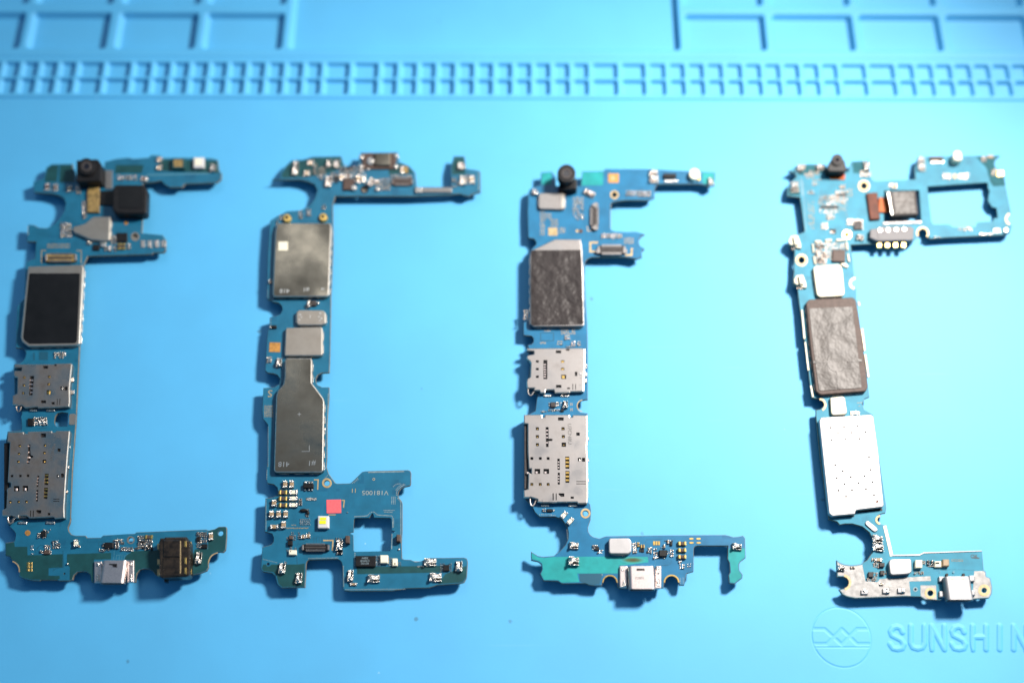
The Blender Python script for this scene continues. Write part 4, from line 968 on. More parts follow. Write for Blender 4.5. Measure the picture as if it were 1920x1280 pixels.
out += G_((545,100),(546,500),(510,505),(488,520),(478,545),(482,565),(500,582),(545,588),(549,1150)) + H_((598,60),(605,110),(602,180),(582,235),(585,270),(600,295),(625,312),(670,322),(720,305),(1150,298),(1635,295),(1665,302),(1700,312),(1740,308),(1770,300),(1785,320),(1790,470),(1750,500),(1738,525),(1742,565),(1768,600),(1765,625),(1705,670),(1665,665),(1658,605),(1670,580),(1665,510),(1650,480),(1655,378),(1420,378),(1400,385),(1393,400),(1390,575),(1340,590),(1330,610),(1320,680),(1282,680),(1278,655),(1262,628),(1240,612),(1215,606),(1190,612),(1172,635),(1166,665),(1160,700),(825,705),(808,690),(806,660),(795,630),(775,612),(750,605),(722,612),(702,635),(692,665),(688,682),(620,682),(590,678),(560,665),(380,668),(350,648),(240,645),(215,595),(230,560),(225,520),(200,500),(145,488),(145,422),(200,455),(240,462),(320,455),(370,415),(410,370),(430,325),(432,280),(425,240),(395,190),(365,168),(330,155),(210,155),(175,120),(160,88))
out += Zp(*zS, ((150,1000),(150,60))) + Zp(*zR, ((400,1190),(425,1000),(440,900),(290,860),(275,640),(320,340),(285,250),(285,110))) + G_((165,158),(190,152),(203,138),(203,115),(190,100),(140,95))
out += F_((152,1235),(152,1150),(198,1130),(200,900),(198,690),(205,650),(240,615),(238,595),(222,575),(185,570))
b.pcb(zz(out), [zz(F_(*circle(776, 275, 17))), zz(H_(*circle(563, 130, 22)))])
b.z(*zF); b.foot([(230,680),(530,680),(540,1140),(230,1140)]); b.foot([(220,300),(700,300),(700,520),(220,520)]); b.z(*zG); b.foot([(220,620),(520,620),(520,1120),(230,1100)]); b.z(*zH); b.foot([(560,360),(1250,360),(1250,560),(560,560)])
b.poly('teal_laminate', [(150,432),(200,466),(245,472),(320,463),(820,460),(1040,462),(1045,505),(820,530),(810,590),(500,590),(515,655),(382,660),(354,640),(246,638),(222,595),(238,555),(230,512),(203,492),(152,480)], .003, 'teal')
b.poly('teal_laminate', [(1660,400),(1784,398),(1784,466),(1745,497),(1731,523),(1736,568),(1760,602),(1757,622),(1703,662),(1672,658),(1665,605),(1678,580),(1672,508),(1657,478)], .003, 'teal')
b.z(*zF)
b.poly('teal_laminate', [(278,128),(342,122),(346,205),(276,206)], .003, 'teal'); b.poly('teal_laminate', [(560,120),(700,117),(697,210),(550,212)], .003, 'teal'); b.poly('teal_laminate', [(1378,120),(1463,126),(1458,205),(1424,214),(1404,202),(1380,196)], .003, 'teal')
b.z(*zH)
# scorch
bm_ = bpy.data.materials.new('scorched_laminate'); bm_.use_nodes = True
_nt = bm_.node_tree; _b = _nt.nodes['Principled BSDF']; _tc = _nt.nodes.new('ShaderNodeTexCoord'); _mp = _nt.nodes.new('ShaderNodeMapping'); _mp.inputs['Location'].default_value = (-1, -1, 0); _mp.inputs['Scale'].default_value = (2, 2, 0)
_ns = _nt.nodes.new('ShaderNodeTexNoise'); _ns.inputs['Scale'].default_value = 6; _ln = _nt.nodes.new('ShaderNodeVectorMath'); _ln.operation = 'LENGTH'
_ad = _nt.nodes.new('ShaderNodeMath'); _ad.operation = 'MULTIPLY_ADD'; _ad.inputs[1].default_value = .25
_cr = _nt.nodes.new('ShaderNodeValToRGB'); _cr.color_ramp.elements[0].position = .25; _cr.color_ramp.elements[0].color = (.045, .04, .012, 1); _cr.color_ramp.elements[1].position = 1.0; _cr.color_ramp.elements[1].color = (0.012, 0.255, 0.255, 1)
_e = _cr.color_ramp.elements.new(.6); _e.color = (.035, .10, .04, 1)
_nt.links.new(_tc.outputs['Generated'], _mp.inputs[0]); _nt.links.new(_mp.outputs[0], _ln.inputs[0]); _nt.links.new(_tc.outputs['Generated'], _ns.inputs[0])
_nt.links.new(_ns.outputs[0], _ad.inputs[0]); _nt.links.new(_ln.outputs['Value'], _ad.inputs[2]); _nt.links.new(_ad.outputs[0], _cr.inputs[0]); _nt.links.new(_cr.outputs[0], _b.inputs['Base Color']); _b.inputs['Roughness'].default_value = .4
M['scorch'] = bm_
b.poly('scorch_mark', circle(925, 488, 100, 28, 25), .0045, 'scorch')
# top end
b.z(*zF)
b.camera([(400,165),(515,165),(520,235),(392,235)], .30, 447, 128, 62, .28, 'black')
b.box('flex_strip', 388, 215, 508, 246, .03, 'purple', bev=.005)
b.shield([(262,262),(430,262),(438,275),(436,365),(425,376),(262,372),(254,360),(254,272)], .10, 'slot3', bev=.03)
b.box('shield_lip', 408, 268, 436, 368, .012, 'edge_glint', base=.1003, bev=.006)
b.spring(212,230,248,268); b.box('copper_pad', 733, 130, 805, 192, .006, 'copper'); b.box('pad_centre', 752, 148, 780, 175, .004, 'tan', base=.0062)
b.ring('ring_pad', 776, 275, 30, 18, 'tan'); b.cluster(490,290,565,450,5,.8,'ptp'); b.cluster(265,392,300,555,4,.9,'p'); b.cluster(300,400,345,450,4,.8,'p'); b.box('bare_pad', 322, 500, 385, 555, .004, 'tan'); b.cluster(340,440,390,490,4,.9,'p'); b.cluster(395,500,440,540,4,.8,'p')
b.connector(616, 345, 662, 500, vert=True, h=.07, body='chip')
for y in (345, 498): b.ring('end_ring', 648, y, 17, 9, 'slot3', .10)
b.disc('test_pad', 545, 524, 14, .006, 'brown'); b.disc('test_pad', 520, 522, 10, .006, 'tan'); b.spring(570,228,605,262,30); b.spring(600,245,640,280,30)
b.spring(1018,98,1075,135); b.spring(1018,138,1078,182)
q = b.box('array_chip', 1112, 128, 1200, 158, .08, 'black', bev=.01)
for i in range(4): b.disc('lead', 1128 + i * 24, 180, 10, .04, 'tin', bev=.015, seg=2, n=8, parent=q)
b.disc('led', 1325, 130, 38, .16, 'ivory', bev=.04, seg=2); b.disc('phosphor', 1322, 122, 20, .004, 'cream', base=.1602); b.disc('solder_blob', 1352, 160, 14, .08, 'gold', bev=.03, seg=2, n=10); b.spring(1420,150,1455,205)
b.cluster(855,245,930,285,5,.95,'tbp'); b.cluster(932,245,1028,288,5,.95,'tk'); b.cluster(680,540,832,572,5.5,1,'tt'); b.cluster(842,568,908,612,4,.9,'p')
b.connector(668, 622, 845, 678, h=.09, body='chip', pins=16)
for x in (664, 850): b.ring('end_ring', x, 660, 14, 7, 'slot3', .10)
b.bracket([(662,602),(610,602),(610,664),(642,664)], 13); b.bracket([(895,640),(893,688),(850,688)], 13); b.bracket([(590,490),(592,522),(630,522)], 5)
b.cluster(150,1060,190,1132,5.5,1,'tt'); b.dots([(752,340),(752,500)], 3.4, 1.3)
s = b.shield([(370,578),(545,580),(552,620),(562,800),(568,1165),(555,1175),(215,1177),(196,1160),(194,690),(203,655),(240,640)], .15, 'slot3', bev=.03, rnd_=.03)
g = b.poly('grey_film', [(205,655),(546,652),(556,900),(563,1162),(205,1168),(202,900)], .014, 'tape3', base=.1502, bev=.006, rnd_=.04, parent=s)
# middle
b.z(*zG)
b.cluster(375,58,468,92,4.2,.85,'p'); b.cluster(398,92,434,122,4,1,'tp'); b.cluster(352,128,388,158,4,.95,'tp'); b.cluster(242,135,284,152,4,1,'p'); b.cluster(440,130,470,165,4,.9,'td'); b.cluster(480,130,503,162,4,1,'td'); b.cluster(405,160,435,190,4,1,'td')
b.trace([(248,80),(330,80),(330,130),(248,130),(248,80)], 4); b.trace([(270,68),(310,68)], 3, 4)
b.z(*zR)
out_s = [(250,115),(1180,108),(1255,125),(1250,400),(1240,700),(1232,855),(1100,862),(1030,862),(1000,865),(990,880),(730,885),(715,830),(585,830),(570,880),(490,885),(470,840),(365,840),(380,800),(260,800),(248,700),(262,640),(310,605),(322,370),(300,330),(262,310),(250,270),(262,235),(370,215),(372,168),(255,160)]
h_s = [lst((435,342),24,20), lst((435,472),24,20), lst((435,603),24,20), [(538,318),(605,318),(605,645),(538,645)], lst((868,342),28,20), lst((868,470),28,20), lst((887,605),42,35), lst((797,178),46,24), lst((800,768),46,24), lst((1098,555),20,36), [(1036,725),(1048,725),(1048,825),(1036,825)], [(1084,725),(1096,725),(1096,825),(1084,825)], [(945,790),(995,790),(995,815),(945,815)], [(925,108+12),(985,108+12),(985,155),(925,155)]]
sl = b.slotplate('card_slot', out_s, h_s, 'slot3', h=.14)
for c in ((868,342),(868,470)): b.inbox(sl, 'contact', c[0]-22, c[1]-8, c[0]+20, c[1]+20, .10, .130, 'gold')
b.inbox(sl, 'contact', 856, 582, 905, 632, .095, .134, 'gold')
for i in range(6): b.inbox(sl, 'latch_spring', 545, 385 + i * 42, 585, 405 + i * 42, .095, .122, 'steel')
b.disc('plastic_peg', 1175, 548, 26, .012, 'white', base=.1402, bev=.008)
for c in ((1180,620),(1168,745)): b.disc('dimple', c[0], c[1], 14, .006, 'slot3', base=.1402, bev=.004, n=12)
for x0, x1 in ((545,675),(845,985)): b.inbox(sl, 'solder_tab', x0, 912, x1, 942, .0, .035, 'tin')
for yy in (415, 560, 670): b.inbox(sl, 'solder_tab', 1240, yy - 34, 1285, yy + 34, .0, .05, 'tin')
hook(b, sl, [(275,800),(272,860),(285,910),(320,930),(350,905),(365,870),(400,848),(460,842)], .024, 'slot3')
b.box('chip', 660, 1036, 745, 1120, .07, 'chip', bev=.015); b.cluster(745,1035,845,1115,4,.95,'td'); b.spring(878,1000,960,1122); b.cluster(622,1045,660,1105,4,1,'d')
for x, y in ((1005,1062),(1030,1062),(1005,1088),(1030,1088),(1008,1155),(1034,1155),(1008,1180),(1034,1180)): b.mbox(x, y, 14, 14, .004, 4)
b.cluster(625,1155,820,1192,2.6,.9,'kd'); b.box('resistor', 835, 1158, 890, 1196, .05, 'black', bev=.01); b.cluster(488,1182,600,1215,3.2,.9,'td'); b.ring('notch_plating', 1215, 1100, 104, 92, 'tan', a0=95, a1=265)
# large slot
b.z(*zS)
out_l = [(135,42),(345,40),(350,70),(372,70),(374,42),(660,42),(664,68),(690,68),(692,44),(862,48),(866,240),(858,420),(868,600),(870,980),(860,1055),(755,1060),(740,1042),(520,1045),(505,1050),(330,1046),(290,1040),(292,1010),(210,985),(200,990),(135,990),(132,905),(180,890),(185,700),(218,715),(218,662),(190,662),(178,460),(178,150),(135,145)]
h_l = [hl((290,203),14), hl((290,293),14), hl((290,385),14), hl((583,203),14), hl((587,293),14), hl((592,385),20), [(385,185),(418,185),(418,318),(462,318),(462,342),(418,345),(418,412),(388,412)],
       hl((227,543),13), hl((323,543),13), hl((413,543),13), lst((290,690),32,28), lst((392,690),32,28), hl((227,838),13), hl((323,838),13), hl((413,838),13),
       [(518,545),(545,545),(547,672),(520,672)], [(522,705),(547,705),(547,840),(522,840)], [(608,522),(655,522),(655,660),(610,660)], [(610,686),(657,686),(655,820),(610,820)],
       lst((558,92),32,18), lst((754,265),20,18), lst((817,558),18,22), lst((770,555),17,20), [(734,802),(845,802),(845,810),(734,810)], [(734,828),(845,828),(845,836),(734,836)], [(464,940),(476,940),(476,1020),(464,1020)], [(500,940),(510,940),(510,1020),(500,1020)], [(533,940),(598,940),(598,978),(560,980),(533,955)], lst((688,990),18,12)]
sl = b.slotplate('card_slot', out_l, h_l, 'slot3', h=.15, deep=.05)
for c in ((290,203),(290,293),(290,385),(583,203),(587,293),(592,385),(227,838),(323,838),(413,838)): b.inbox(sl, 'contact', c[0]-7, c[1]-2, c[0]+7, c[1]+10, .10, .135, 'gold')
for c in ((290,690),(392,690),(190,695)): b.inbox(sl, 'contact', c[0]-22, c[1]+0, c[0]+4, c[1]+24, .10, .138, 'steel')
for k in range(3): b.inbox(sl, 'contact', 611, 532 + k * 42, 653, 556 + k * 42, .10, .14, 'gold'); b.inbox(sl, 'contact', 612, 694 + k * 42, 654, 718 + k * 42, .10, .14, 'gold'); b.inbox(sl, 'contact', 522, 575 + k * 32, 544, 590 + k * 32, .10, .13, 'steel'); b.inbox(sl, 'contact', 524, 735 + k * 32, 546, 750 + k * 32, .10, .13, 'steel')
for yy in (215, 255, 295, 355): b.inbox(sl, 'latch_spring', 388, yy, 416, yy + 16, .10, .125, 'steel')
b.inbox(sl, 'contact', 764, 550, 782, 574, .10, .14, 'tin')
for x0, x1 in ((330,425),(645,745)): b.inbox(sl, 'solder_tab', x0, 1068, x1, 1090, .0, .03, 'tin')
for yy in (320, 560, 790): b.inbox(sl, 'solder_tab', 862, yy - 20, 880, yy + 20, .0, .05, 'tin')
b.box('slot_lip', 345, 1010, 428, 1040, .012, 'slot3', base=.1502, bev=.005); b.box('slot_wall', 140, 150, 178, 890, .07, 'chip', bev=.01)
hook(b, sl, [(205,985),(205,1040),(215,1080),(240,1090),(258,1060),(268,1030),(290,1020)], .03, 'slot3')
b.text('U7CN8U', 658, 262, 40, 'inkd', rot=-90, base=.151, name='etched_text', sx=1.12)
b.trace([(225,610),(420,610)],2)
b.cluster(350,1112,392,1152,4,1,'td'); b.box('resistor', 398, 1118, 462, 1150, .05, 'black', bev=.01); b.disc('solder_tab', 478, 1132, 13, .04, 'tin', n=8, bev=.01); b.dots([(330,1180),(500,1195)], 3, 1.3)
# lower end
b.z(*zH)
b.ring('ring_pad', 563, 130, 38, 24, 'tan')
b.place('capacitor', T_CAP['white'], 398, 142, 58, 34, .09, -50); b.place('capacitor', T_CAP['white'], 447, 188, 58, 34, .09, -50)
b.spring(442,345,512,396); b.spring(435,455,515,520,0,.2); b.cluster(612,370,660,410,4,.9,'dt'); b.box('chip', 635, 385, 668, 412, .05, 'black', bev=.008); b.cluster(655,405,692,438,3.6,.9,'dt')
b.shield([(748,320),(895,318),(917,345),(915,425),(898,435),(890,440),(755,440),(742,428),(740,335)], .16, 'white', bev=.03)
b.trace([(250,545),(250,495),(315,495)],3,4); b.trace([(385,562),(388,618),(332,616)],3,4)
b.poly('buried_plane', [(515,592),(690,590),(690,605),(670,672),(620,676),(590,672),(520,652)], .0028, 'line')
b.spring(1690,355,1765,402,0,.14)
b.dots([(205,140),(310,140)], 3, 1.2); b.dots([(420,250),(426,330)], 3, 1.2); b.dots([(690,600),(690,600)], 3); b.dots([(1290,620),(1292,670)], 3, 1.4); b.dots([(1310,620),(1312,670)], 3, 1.4)
b.z(*zT)
b.cluster(445,290,480,450,3.8,.95,'td'); b.cluster(480,285,560,345,4.4,.8,'t'); b.cap(520,290,552,350,'gold'); b.cap(570,320,628,375,'gold'); b.cluster(480,350,520,450,4,.9,'t'); b.cluster(545,395,622,440,4.4,.95,'kc'); b.cluster(450,420,520,450,4.4,1,'t')
for i in range(3): b.box('gold_pad', 755 + i * 37, 268, 787 + i * 37, 332, .012, 'gold', bev=.005, rnd_=.02)
b.cluster(672,360,742,420,3.8,.95,'td'); b.cluster(655,420,742,455,4.4,1,'kkc'); b.cluster(760,380,815,410,4,1,'t'); b.cluster(760,425,830,485,4,.95,'tb'); b.cluster(752,498,828,535,5,1,'t')
q = b.box('chip', 850, 402, 966, 498, .09, 'black', bev=.015); b.cluster(965,410,1000,470,4,.9,'d'); b.cluster(1002,385,1065,510,5,.95,'tbt'); b.cluster(890,505,940,535,3.6,1,'td')
b.cap(968,250,1000,305,'tan'); b.box('chip', 1012, 270, 1048, 335, .05, 'black', bev=.01); b.cluster(1010,250,1062,272,3.4,1,'d'); b.cap(912,318,942,376,'tan'); b.cluster(865,355,908,376,3.2,1,'d'); b.cluster(922,255,965,275,3.2,1,'d')
for y in (275, 375, 475): b.cap(1130, y, 1252, y + 56, 'gold', .08)
for x, y in ((1330,234),(1438,234),(1332,295),(1440,295)): b.poly('gold_pad', circle(x, y, 36, 16, 14), .01, 'gold', bev=.004)
b.cluster(1140,560,1190,600,4,.95,'t'); b.cluster(1145,605,1185,690,3.8,.95,'d'); b.cluster(1188,610,1230,690,5,.95,'t'); b.cluster(1262,600,1330,662,3.6,.8,'d')
b.trace([(640,290),(660,250),(900,240)],4); b.trace([(1030,520),(1025,600),(980,632),(870,630)],3); b.trace([(690,460),(690,560)],3,8); b.trace([(1090,420),(1090,540)],3,8); b.trace([(790,560),(790,630)],3,8)
b.ring('notch_plating', 110, 892, 116, 98, 'gold', .012, a0=180, a1=360); b.ring('notch_plating', 1034, 890, 118, 98, 'gold', .012, a0=180, a1=360)
for x0, x1 in ((250,372),(792,880)):
    e = b.box('mounting_ear', x0, 640, x1, 985 if x0 > 300 else 968, .07, 'steel', bev=.03, seg=2, rnd_=.04)
    b.poly('solder_fillet', [(x0+50,670),(x0+72,715),(x0+30,712)] if x0 < 300 else [(x0+10,660),(x0+60,660),(x0+60,760),(x0+20,760)], .03, 'tin', base=.065, bev=.015, parent=e)
    b.poly('solder_fillet', [(x0+65,840),(x0+112,945),(x0+40,950)] if x0 < 300 else [(x0+10,840),(x0+60,840),(x0+70,940),(x0+20,940)], .03, 'tin', base=.065, bev=.015, parent=e)
u = b.usb(382, 645, 778, 985, .24)
b.box('latch_slot', 510, 682, 628, 712, .004, 'black', base=.2402, parent=u); b.text('0280V', 555, 825, 34, 'inkd', base=.2402, name='etched_text')
b.finish()

# ================================================================== board 4
def I_(*p): return Zp(1440, 270, 4, p)
def J_(*p): return Zp(1440, 500, 2.667, p)
def K_(*p): return Zp(1500, 940, 3.765, p)
def V_(*p): return Zp(1640, 1010, 8, p)
zI, zJ, zK, zV = (1440,270,4), (1440,500,2.667), (1500,940,3.765), (1640,1010,8)
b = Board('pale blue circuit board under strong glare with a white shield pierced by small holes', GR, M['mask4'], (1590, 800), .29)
zb = b.zb; z = zb
b.MM = list(b.MM); b.MM[0] = M['slot']; b.MM[2] = M['brown']; b.MM[4] = M['khaki']
out = I_((150,205),(190,180),(235,150),(430,150),(452,215),(600,210),(625,130),(755,120),(765,215),(778,262),(800,278),(1105,265),(1100,190),(1125,95),(1390,90),(1745,85),(1712,115),(1700,145),(1710,180),(1745,195),(1770,210),(1785,320),(1825,518),(1795,532),(1783,560),(1792,592),(1832,608),(1820,660),(1790,680),(1350,700),(1215,710),(1200,690),(1195,650),(1165,627),(1130,635),(1118,665),(1120,700),(1085,735),(620,755),(632,840),(650,1010),(620,1022),(610,1045),(622,1070),(662,1078))
out += J_((443,160),(465,320),(500,590),(508,650),(482,660),(472,685),(480,712),(500,724),(525,738),(560,980),(592,1205)) + K_((603,80),(575,85),(550,98),(538,120),(548,148),(575,160),(610,170),(632,270),(650,378),(720,380),(845,375),(870,360),(1080,352),(1285,347),(1292,420),(1297,482),(1312,492),(1315,525),(1345,538),(1352,570),(1358,605),(1355,650),(1335,680),(1215,688),(1200,650),(1010,655),(1000,695),(880,690),(850,670),(740,668),(640,672),(390,682),(330,670),(300,655),(275,620),(310,612),(335,595),(345,570),(338,548),(310,530),(262,530),(258,412),(285,430),(315,442),(370,448),(430,440),(475,410),(505,365),(518,320),(512,260),(490,215),(440,175),(370,155),(320,155),(280,162),(262,140),(205,125))
out += J_((300,1225),(262,960),(240,745),(240,715),(262,712),(283,692),(280,668),(262,660),(218,655),(205,550),(185,380),(160,210),(152,150)) + I_((222,1080),(185,1045),(195,960),(195,900),(200,800),(160,770),(160,700),(240,672),(275,658),(255,500),(240,400),(145,390),(145,340),(165,290),(215,245),(195,215))
win = I_((1195,318),(1420,302),(1640,288),(1652,300),(1650,330),(1662,350),(1658,380),(1650,425),(1680,470),(1715,480),(1725,555),(1695,557),(1690,580),(1575,585),(1560,620),(1390,625),(1355,602),(1240,605),(1225,580))
cut = I_((870,352),(1135,345),(1152,592),(868,594))
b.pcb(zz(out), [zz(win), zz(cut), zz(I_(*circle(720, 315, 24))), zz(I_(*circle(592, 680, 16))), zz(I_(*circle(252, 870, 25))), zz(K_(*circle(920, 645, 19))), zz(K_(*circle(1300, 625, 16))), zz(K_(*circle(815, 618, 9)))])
b.z(*zJ); b.foot([(215,190),(430,190),(480,610),(270,620)]); b.foot([(290,780),(500,770),(545,1180),(330,1200)]); b.z(*zI); b.foot([(320,330),(640,330),(650,620),(340,620)])
b.poly('bare_laminate', [(632,138),(752,127),(762,212),(740,222),(640,218)], .003, 'dteal'); b.poly('bare_laminate', [(1560,96),(1736,92),(1704,115),(1692,145),(1702,182),(1740,200),(1762,214),(1778,312),(1690,318),(1668,285),(1640,180)], .003, 'dteal'); b.poly('bare_laminate', [(152,335),(238,325),(242,388),(152,386)], .003, 'dteal'); b.poly('bare_laminate', [(205,175),(245,155),(425,155),(440,210),(230,235)], .003, 'dteal')
b.z(*zK)
b.poly('tinned_ground', [(264,424),(285,440),(315,450),(370,456),(440,446),(462,560),(550,565),(562,545),(920,525),(925,558),(770,562),(782,664),(740,662),(640,667),(390,676),(332,664),(305,650),(285,624),(315,618),(342,598),(352,570),(344,544),(312,523),(268,522)], .004, 'tinned')
b.poly('tinned_ground', [(850,590),(960,590),(965,690),(883,684),(852,664)], .004, 'tinned', holes=[circle(920, 645, 24)]); b.poly('tinned_ground', [(1230,490),(1292,488),(1306,496),(1310,530),(1338,542),(1346,572),(1352,605),(1348,650),(1332,674),(1218,682)], .004, 'tinned', holes=[circle(1300, 625, 22)])
b.ring('ring_pad', 920, 645, 40, 22, 'tan', .010); b.ring('ring_pad', 1300, 625, 42, 20, 'tan', .010); b.ring('ring_pad', 815, 618, 16, 9, 'ink'); b.ring('notch_plating', 304, 570, 58, 42, 'tan', .010, a0=-80, a1=75)
# top end
b.z(*zI)
cmod = b.camera([(452,150),(480,112),(575,118),(592,190),(582,208),(455,205),(445,185)], .34, 520, 118, 44, .05, 'black')
b.box('flex_strip', 466, 214, 578, 266, .03, 'amber', rot=2, bev=.01); b.box('flex_strip', 470, 226, 572, 244, .01, 'pink', rot=2, base=.0302)
b.box('flex_strip', 832, 402, 905, 510, .06, 'amber', rot=3, bev=.01); b.poly('flex_connector', [(740,368),(820,362),(842,560),(768,566)], .09, 'rust', bev=.015)
q = b.poly('camera_module', [(893,352),(1112,345),(1130,530),(935,540)], .26, 'chip', bev=.05, seg=3, rnd_=.04)
b.poly('camera_cover', [(935,362),(1090,356),(1108,518),(955,525)], .012, 'tape4', base=.2602, bev=.004, parent=q); b.poly('metal_edge', [(893,362),(910,360),(940,532),(925,536)], .03, 'tin', base=.2405, bev=.01, parent=q)
b.box('bright_bar', 862, 580, 1152, 600, .03, 'tinned', rot=-2, bev=.006)
q = b.poly('sim_connector', [(768,640),(820,632),(830,620),(1070,618),(1095,635),(1090,715),(1040,722),(830,728),(790,712),(765,700)], .16, 'greyp', bev=.015, seg=2)
q2 = b.box('connector_cover', 825, 622, 1075, 720, .01, 'greyp', base=.1602, bev=.005, parent=q)
for i in range(4):
    x = 840 + i * 61; b.disc('rivet', x, 645 - i * 2, 16, .02, 'tin', base=.1705, bev=.01, seg=2, n=14, parent=q); b.box('gold_pin', x - 22, 725, x + 12, 775, .06, 'gold', bev=.015, parent=q)
b.ring('ring_pad', 720, 315, 44, 25, 'tan', .01); b.ring('ring_pad', 592, 680, 34, 17, 'gold', .01); b.ring('ring_pad', 252, 870, 46, 26, 'tan', .01); b.ring('notch_plating', 1160, 668, 48, 34, 'tan', .01, a0=150, a1=400); b.ring('notch_plating', 1826, 562, 48, 34, 'tan', .01, a0=110, a1=250); b.ring('notch_plating', 654, 1045, 46, 30, 'tan', .01, a0=100, a1=270)
for cx, cy in ((208, 732), (248, 1028)):
    q = b.poly('side_contact', [(cx-55,cy-10),(cx-35,cy-45),(cx+15,cy-50),(cx+38,cy+10),(cx+42,cy+50),(cx+5,cy+45),(cx-50,cy+15)], .08, 'cream', bev=.02, seg=2)
    b.poly('contact_hump', [(cx-22,cy-38),(cx+8,cy-36),(cx+22,cy+22),(cx-10,cy+25)], .08, 'cream', base=.07, bev=.03, seg=2, parent=q); b.cluster(cx-30,cy+35,cx+10,cy+60,4.5,1,'t')
b.cluster(225,150,280,195,5,.9,'t'); b.cluster(270,200,385,260,5,.6,'tp'); b.cluster(355,155,420,190,5,.9,'tk'); b.cluster(330,260,400,310,5,.7,'tp'); b.cluster(170,280,232,365,5,.9,'tt')
for x, y in ((240,178),(390,168)): b.spring(x - 22, y - 18, x + 22, y + 18)
b.spring(178,290,222,330); b.spring(722,120,762,185)
b.cluster(690,195,770,245,5,.9,'tp'); b.cap(922,292,970,332,'tan',.06); b.cluster(905,300,930,325,4,1)
b.cluster(385,385,530,425,4,.8,'pbk'); b.box('dark_chip_row', 392, 462, 528, 480, .03, 'black'); b.cluster(375,425,530,460,4.2,.8,'pd'); b.cluster(385,484,530,520,4.2,.85,'pd'); b.cluster(430,520,500,570,4.4,.9,'bp'); b.cluster(400,590,450,640,4.6,.9,'bk'); b.cluster(465,635,510,670,4.4,1,'kc')
b.cluster(505,345,600,375,4.2,.9,'pbd'); b.box('dark_chip_row', 510, 372, 590, 388, .03, 'chip'); b.cluster(510,392,600,440,4.2,.85,'pbd'); b.cluster(530,440,590,500,4.4,.7,'p'); b.cluster(540,305,580,335,4.4,1,'b'); b.cluster(598,335,635,400,4.2,.9,'p'); b.cluster(300,340,350,375,4.6,.7,'b')
b.cluster(592,562,640,610,4.4,.95,'tb'); b.box('chip', 645, 575, 705, 640, .05, 'chip', bev=.01); b.cluster(640,565,715,645,4.2,.6,'td'); b.spring(670,672,725,712)
b.cluster(300,430,350,640,4.6,.65,'p'); b.trace([(262,290),(285,650)], 5, 8); b.trace([(300,420),(320,640)], 3, 8); b.trace([(400,330),(385,420),(372,500)], 3)
b.trace([(600,560),(580,500),(600,470)], 3); b.trace([(250,270),(258,380)], 14, 8)
b.spring(1128,92,1180,135); b.spring(1130,145,1185,190)
q = b.box('array_chip', 1216, 94, 1312, 118, .08, 'brown', bev=.01)
for i in range(4): b.disc('lead', 1232 + i * 26, 136, 11, .04, 'tin', bev=.015, seg=2, n=8, parent=q)
led = b.poly('led', [(1388,95),(1392,62),(1410,48),(1440,50),(1455,70),(1460,115),(1430,125),(1395,120)], .28, 'ivory', bev=.05, seg=2)
b.cluster(1310,220,1372,262,5,.9,'tk'); b.ring('ring_pad', 1402, 242, 18, 9, 'tan', .02); b.box('flat_pad', 1430, 222, 1492, 262, .02, 'ivory', bev=.006); b.cluster(1478,215,1505,265,5,1,'t')
b.cluster(1600,92,1640,135,5,.8,'t'); b.box('tan_pad', 1648, 82, 1692, 106, .03, 'body', bev=.01); b.box('gold_pad', 1718, 202, 1766, 242, .02, 'gold', bev=.006); b.cluster(1676,185,1712,240,5,.9,'tp')
b.cluster(1425,622,1535,650,4.4,.9,'tp'); b.cluster(1690,632,1745,665,4.4,1,'tb'); b.disc('solder_blob', 1788, 645, 22, .08, 'tin', bev=.04, seg=3); b.cluster(1585,668,1680,682,4,.8,'t'); b.cluster(1220,690,1290,702,4,.5,'t')
# frame without its lid
for q in ([(352,722),(402,722),(402,736),(352,736)], [(430,714),(480,712),(480,728),(430,730)], [(512,712),(585,708),(588,722),(512,728)], [(330,745),(342,745),(350,815),(338,815)], [(338,838),(350,838),(360,900),(348,900)], [(582,735),(596,733),(604,795),(592,797)], [(594,820),(606,818),(616,882),(602,884)], [(540,892),(585,892),(605,915),(595,928),(560,912)]):
    b.poly('shield_frame', q, .05, 'cream', bev=.012)
b.box('chip', 484, 790, 580, 880, .07, 'brown', rot=1, bev=.01); b.cluster(355,740,425,900,4.6,.85,'tbkc'); b.cluster(430,735,480,870,4,.9,'tpd'); b.cluster(482,738,580,788,4,.95,'tpd'); b.cluster(405,800,440,900,4,.9,'td')
s = b.shield([(338,928),(360,910),(530,898),(552,912),(562,960),(576,1118),(565,1138),(390,1148),(366,1132),(352,1040)], .12, 'cream', bev=.03)
for x, y in ((515,957),(391,1086)): b.disc('dimple', x, y, 5, .003, 'tan', base=.1202, n=8, parent=s)
b.cluster(1440,0,1441,1,5,0)
# film shield
b.z(*zJ)
for q in ([(165,215),(174,214),(188,360),(178,362)], [(182,375),(190,374),(208,518),(198,520)], [(209,592),(220,592),(230,652),(220,652)], [(463,308),(476,308),(490,420),(480,422)], [(481,438),(492,437),(508,552),(498,554)], [(448,175),(458,175),(462,195),(452,195)]):
    b.poly('shield_frame', q, .04, 'cream', bev=.01)
s = b.shield([(190,180),(205,163),(425,152),(440,166),(470,345),(500,600),(490,622),(262,640),(240,622),(212,400)], .14, 'brown', bev=.03)
b.poly('wrinkled_film', [(205,208),(422,198),(440,340),(470,605),(255,620),(228,420)], .012, 'tape4', base=.1402, bev=.006, rnd_=.05, parent=s)
b.disc('pressed_disc', 345, 475, 50, .008, 'tape4', base=.1523, bev=.006, parent=s, n=28)
b.box('pressed_rib', 225, 465, 470, 478, .006, 'tape4', rot=-2, base=.1524, bev=.004, parent=s); b.box('pressed_rib', 345, 520, 362, 612, .006, 'tape4', rot=-2, base=.1524, bev=.004, parent=s)
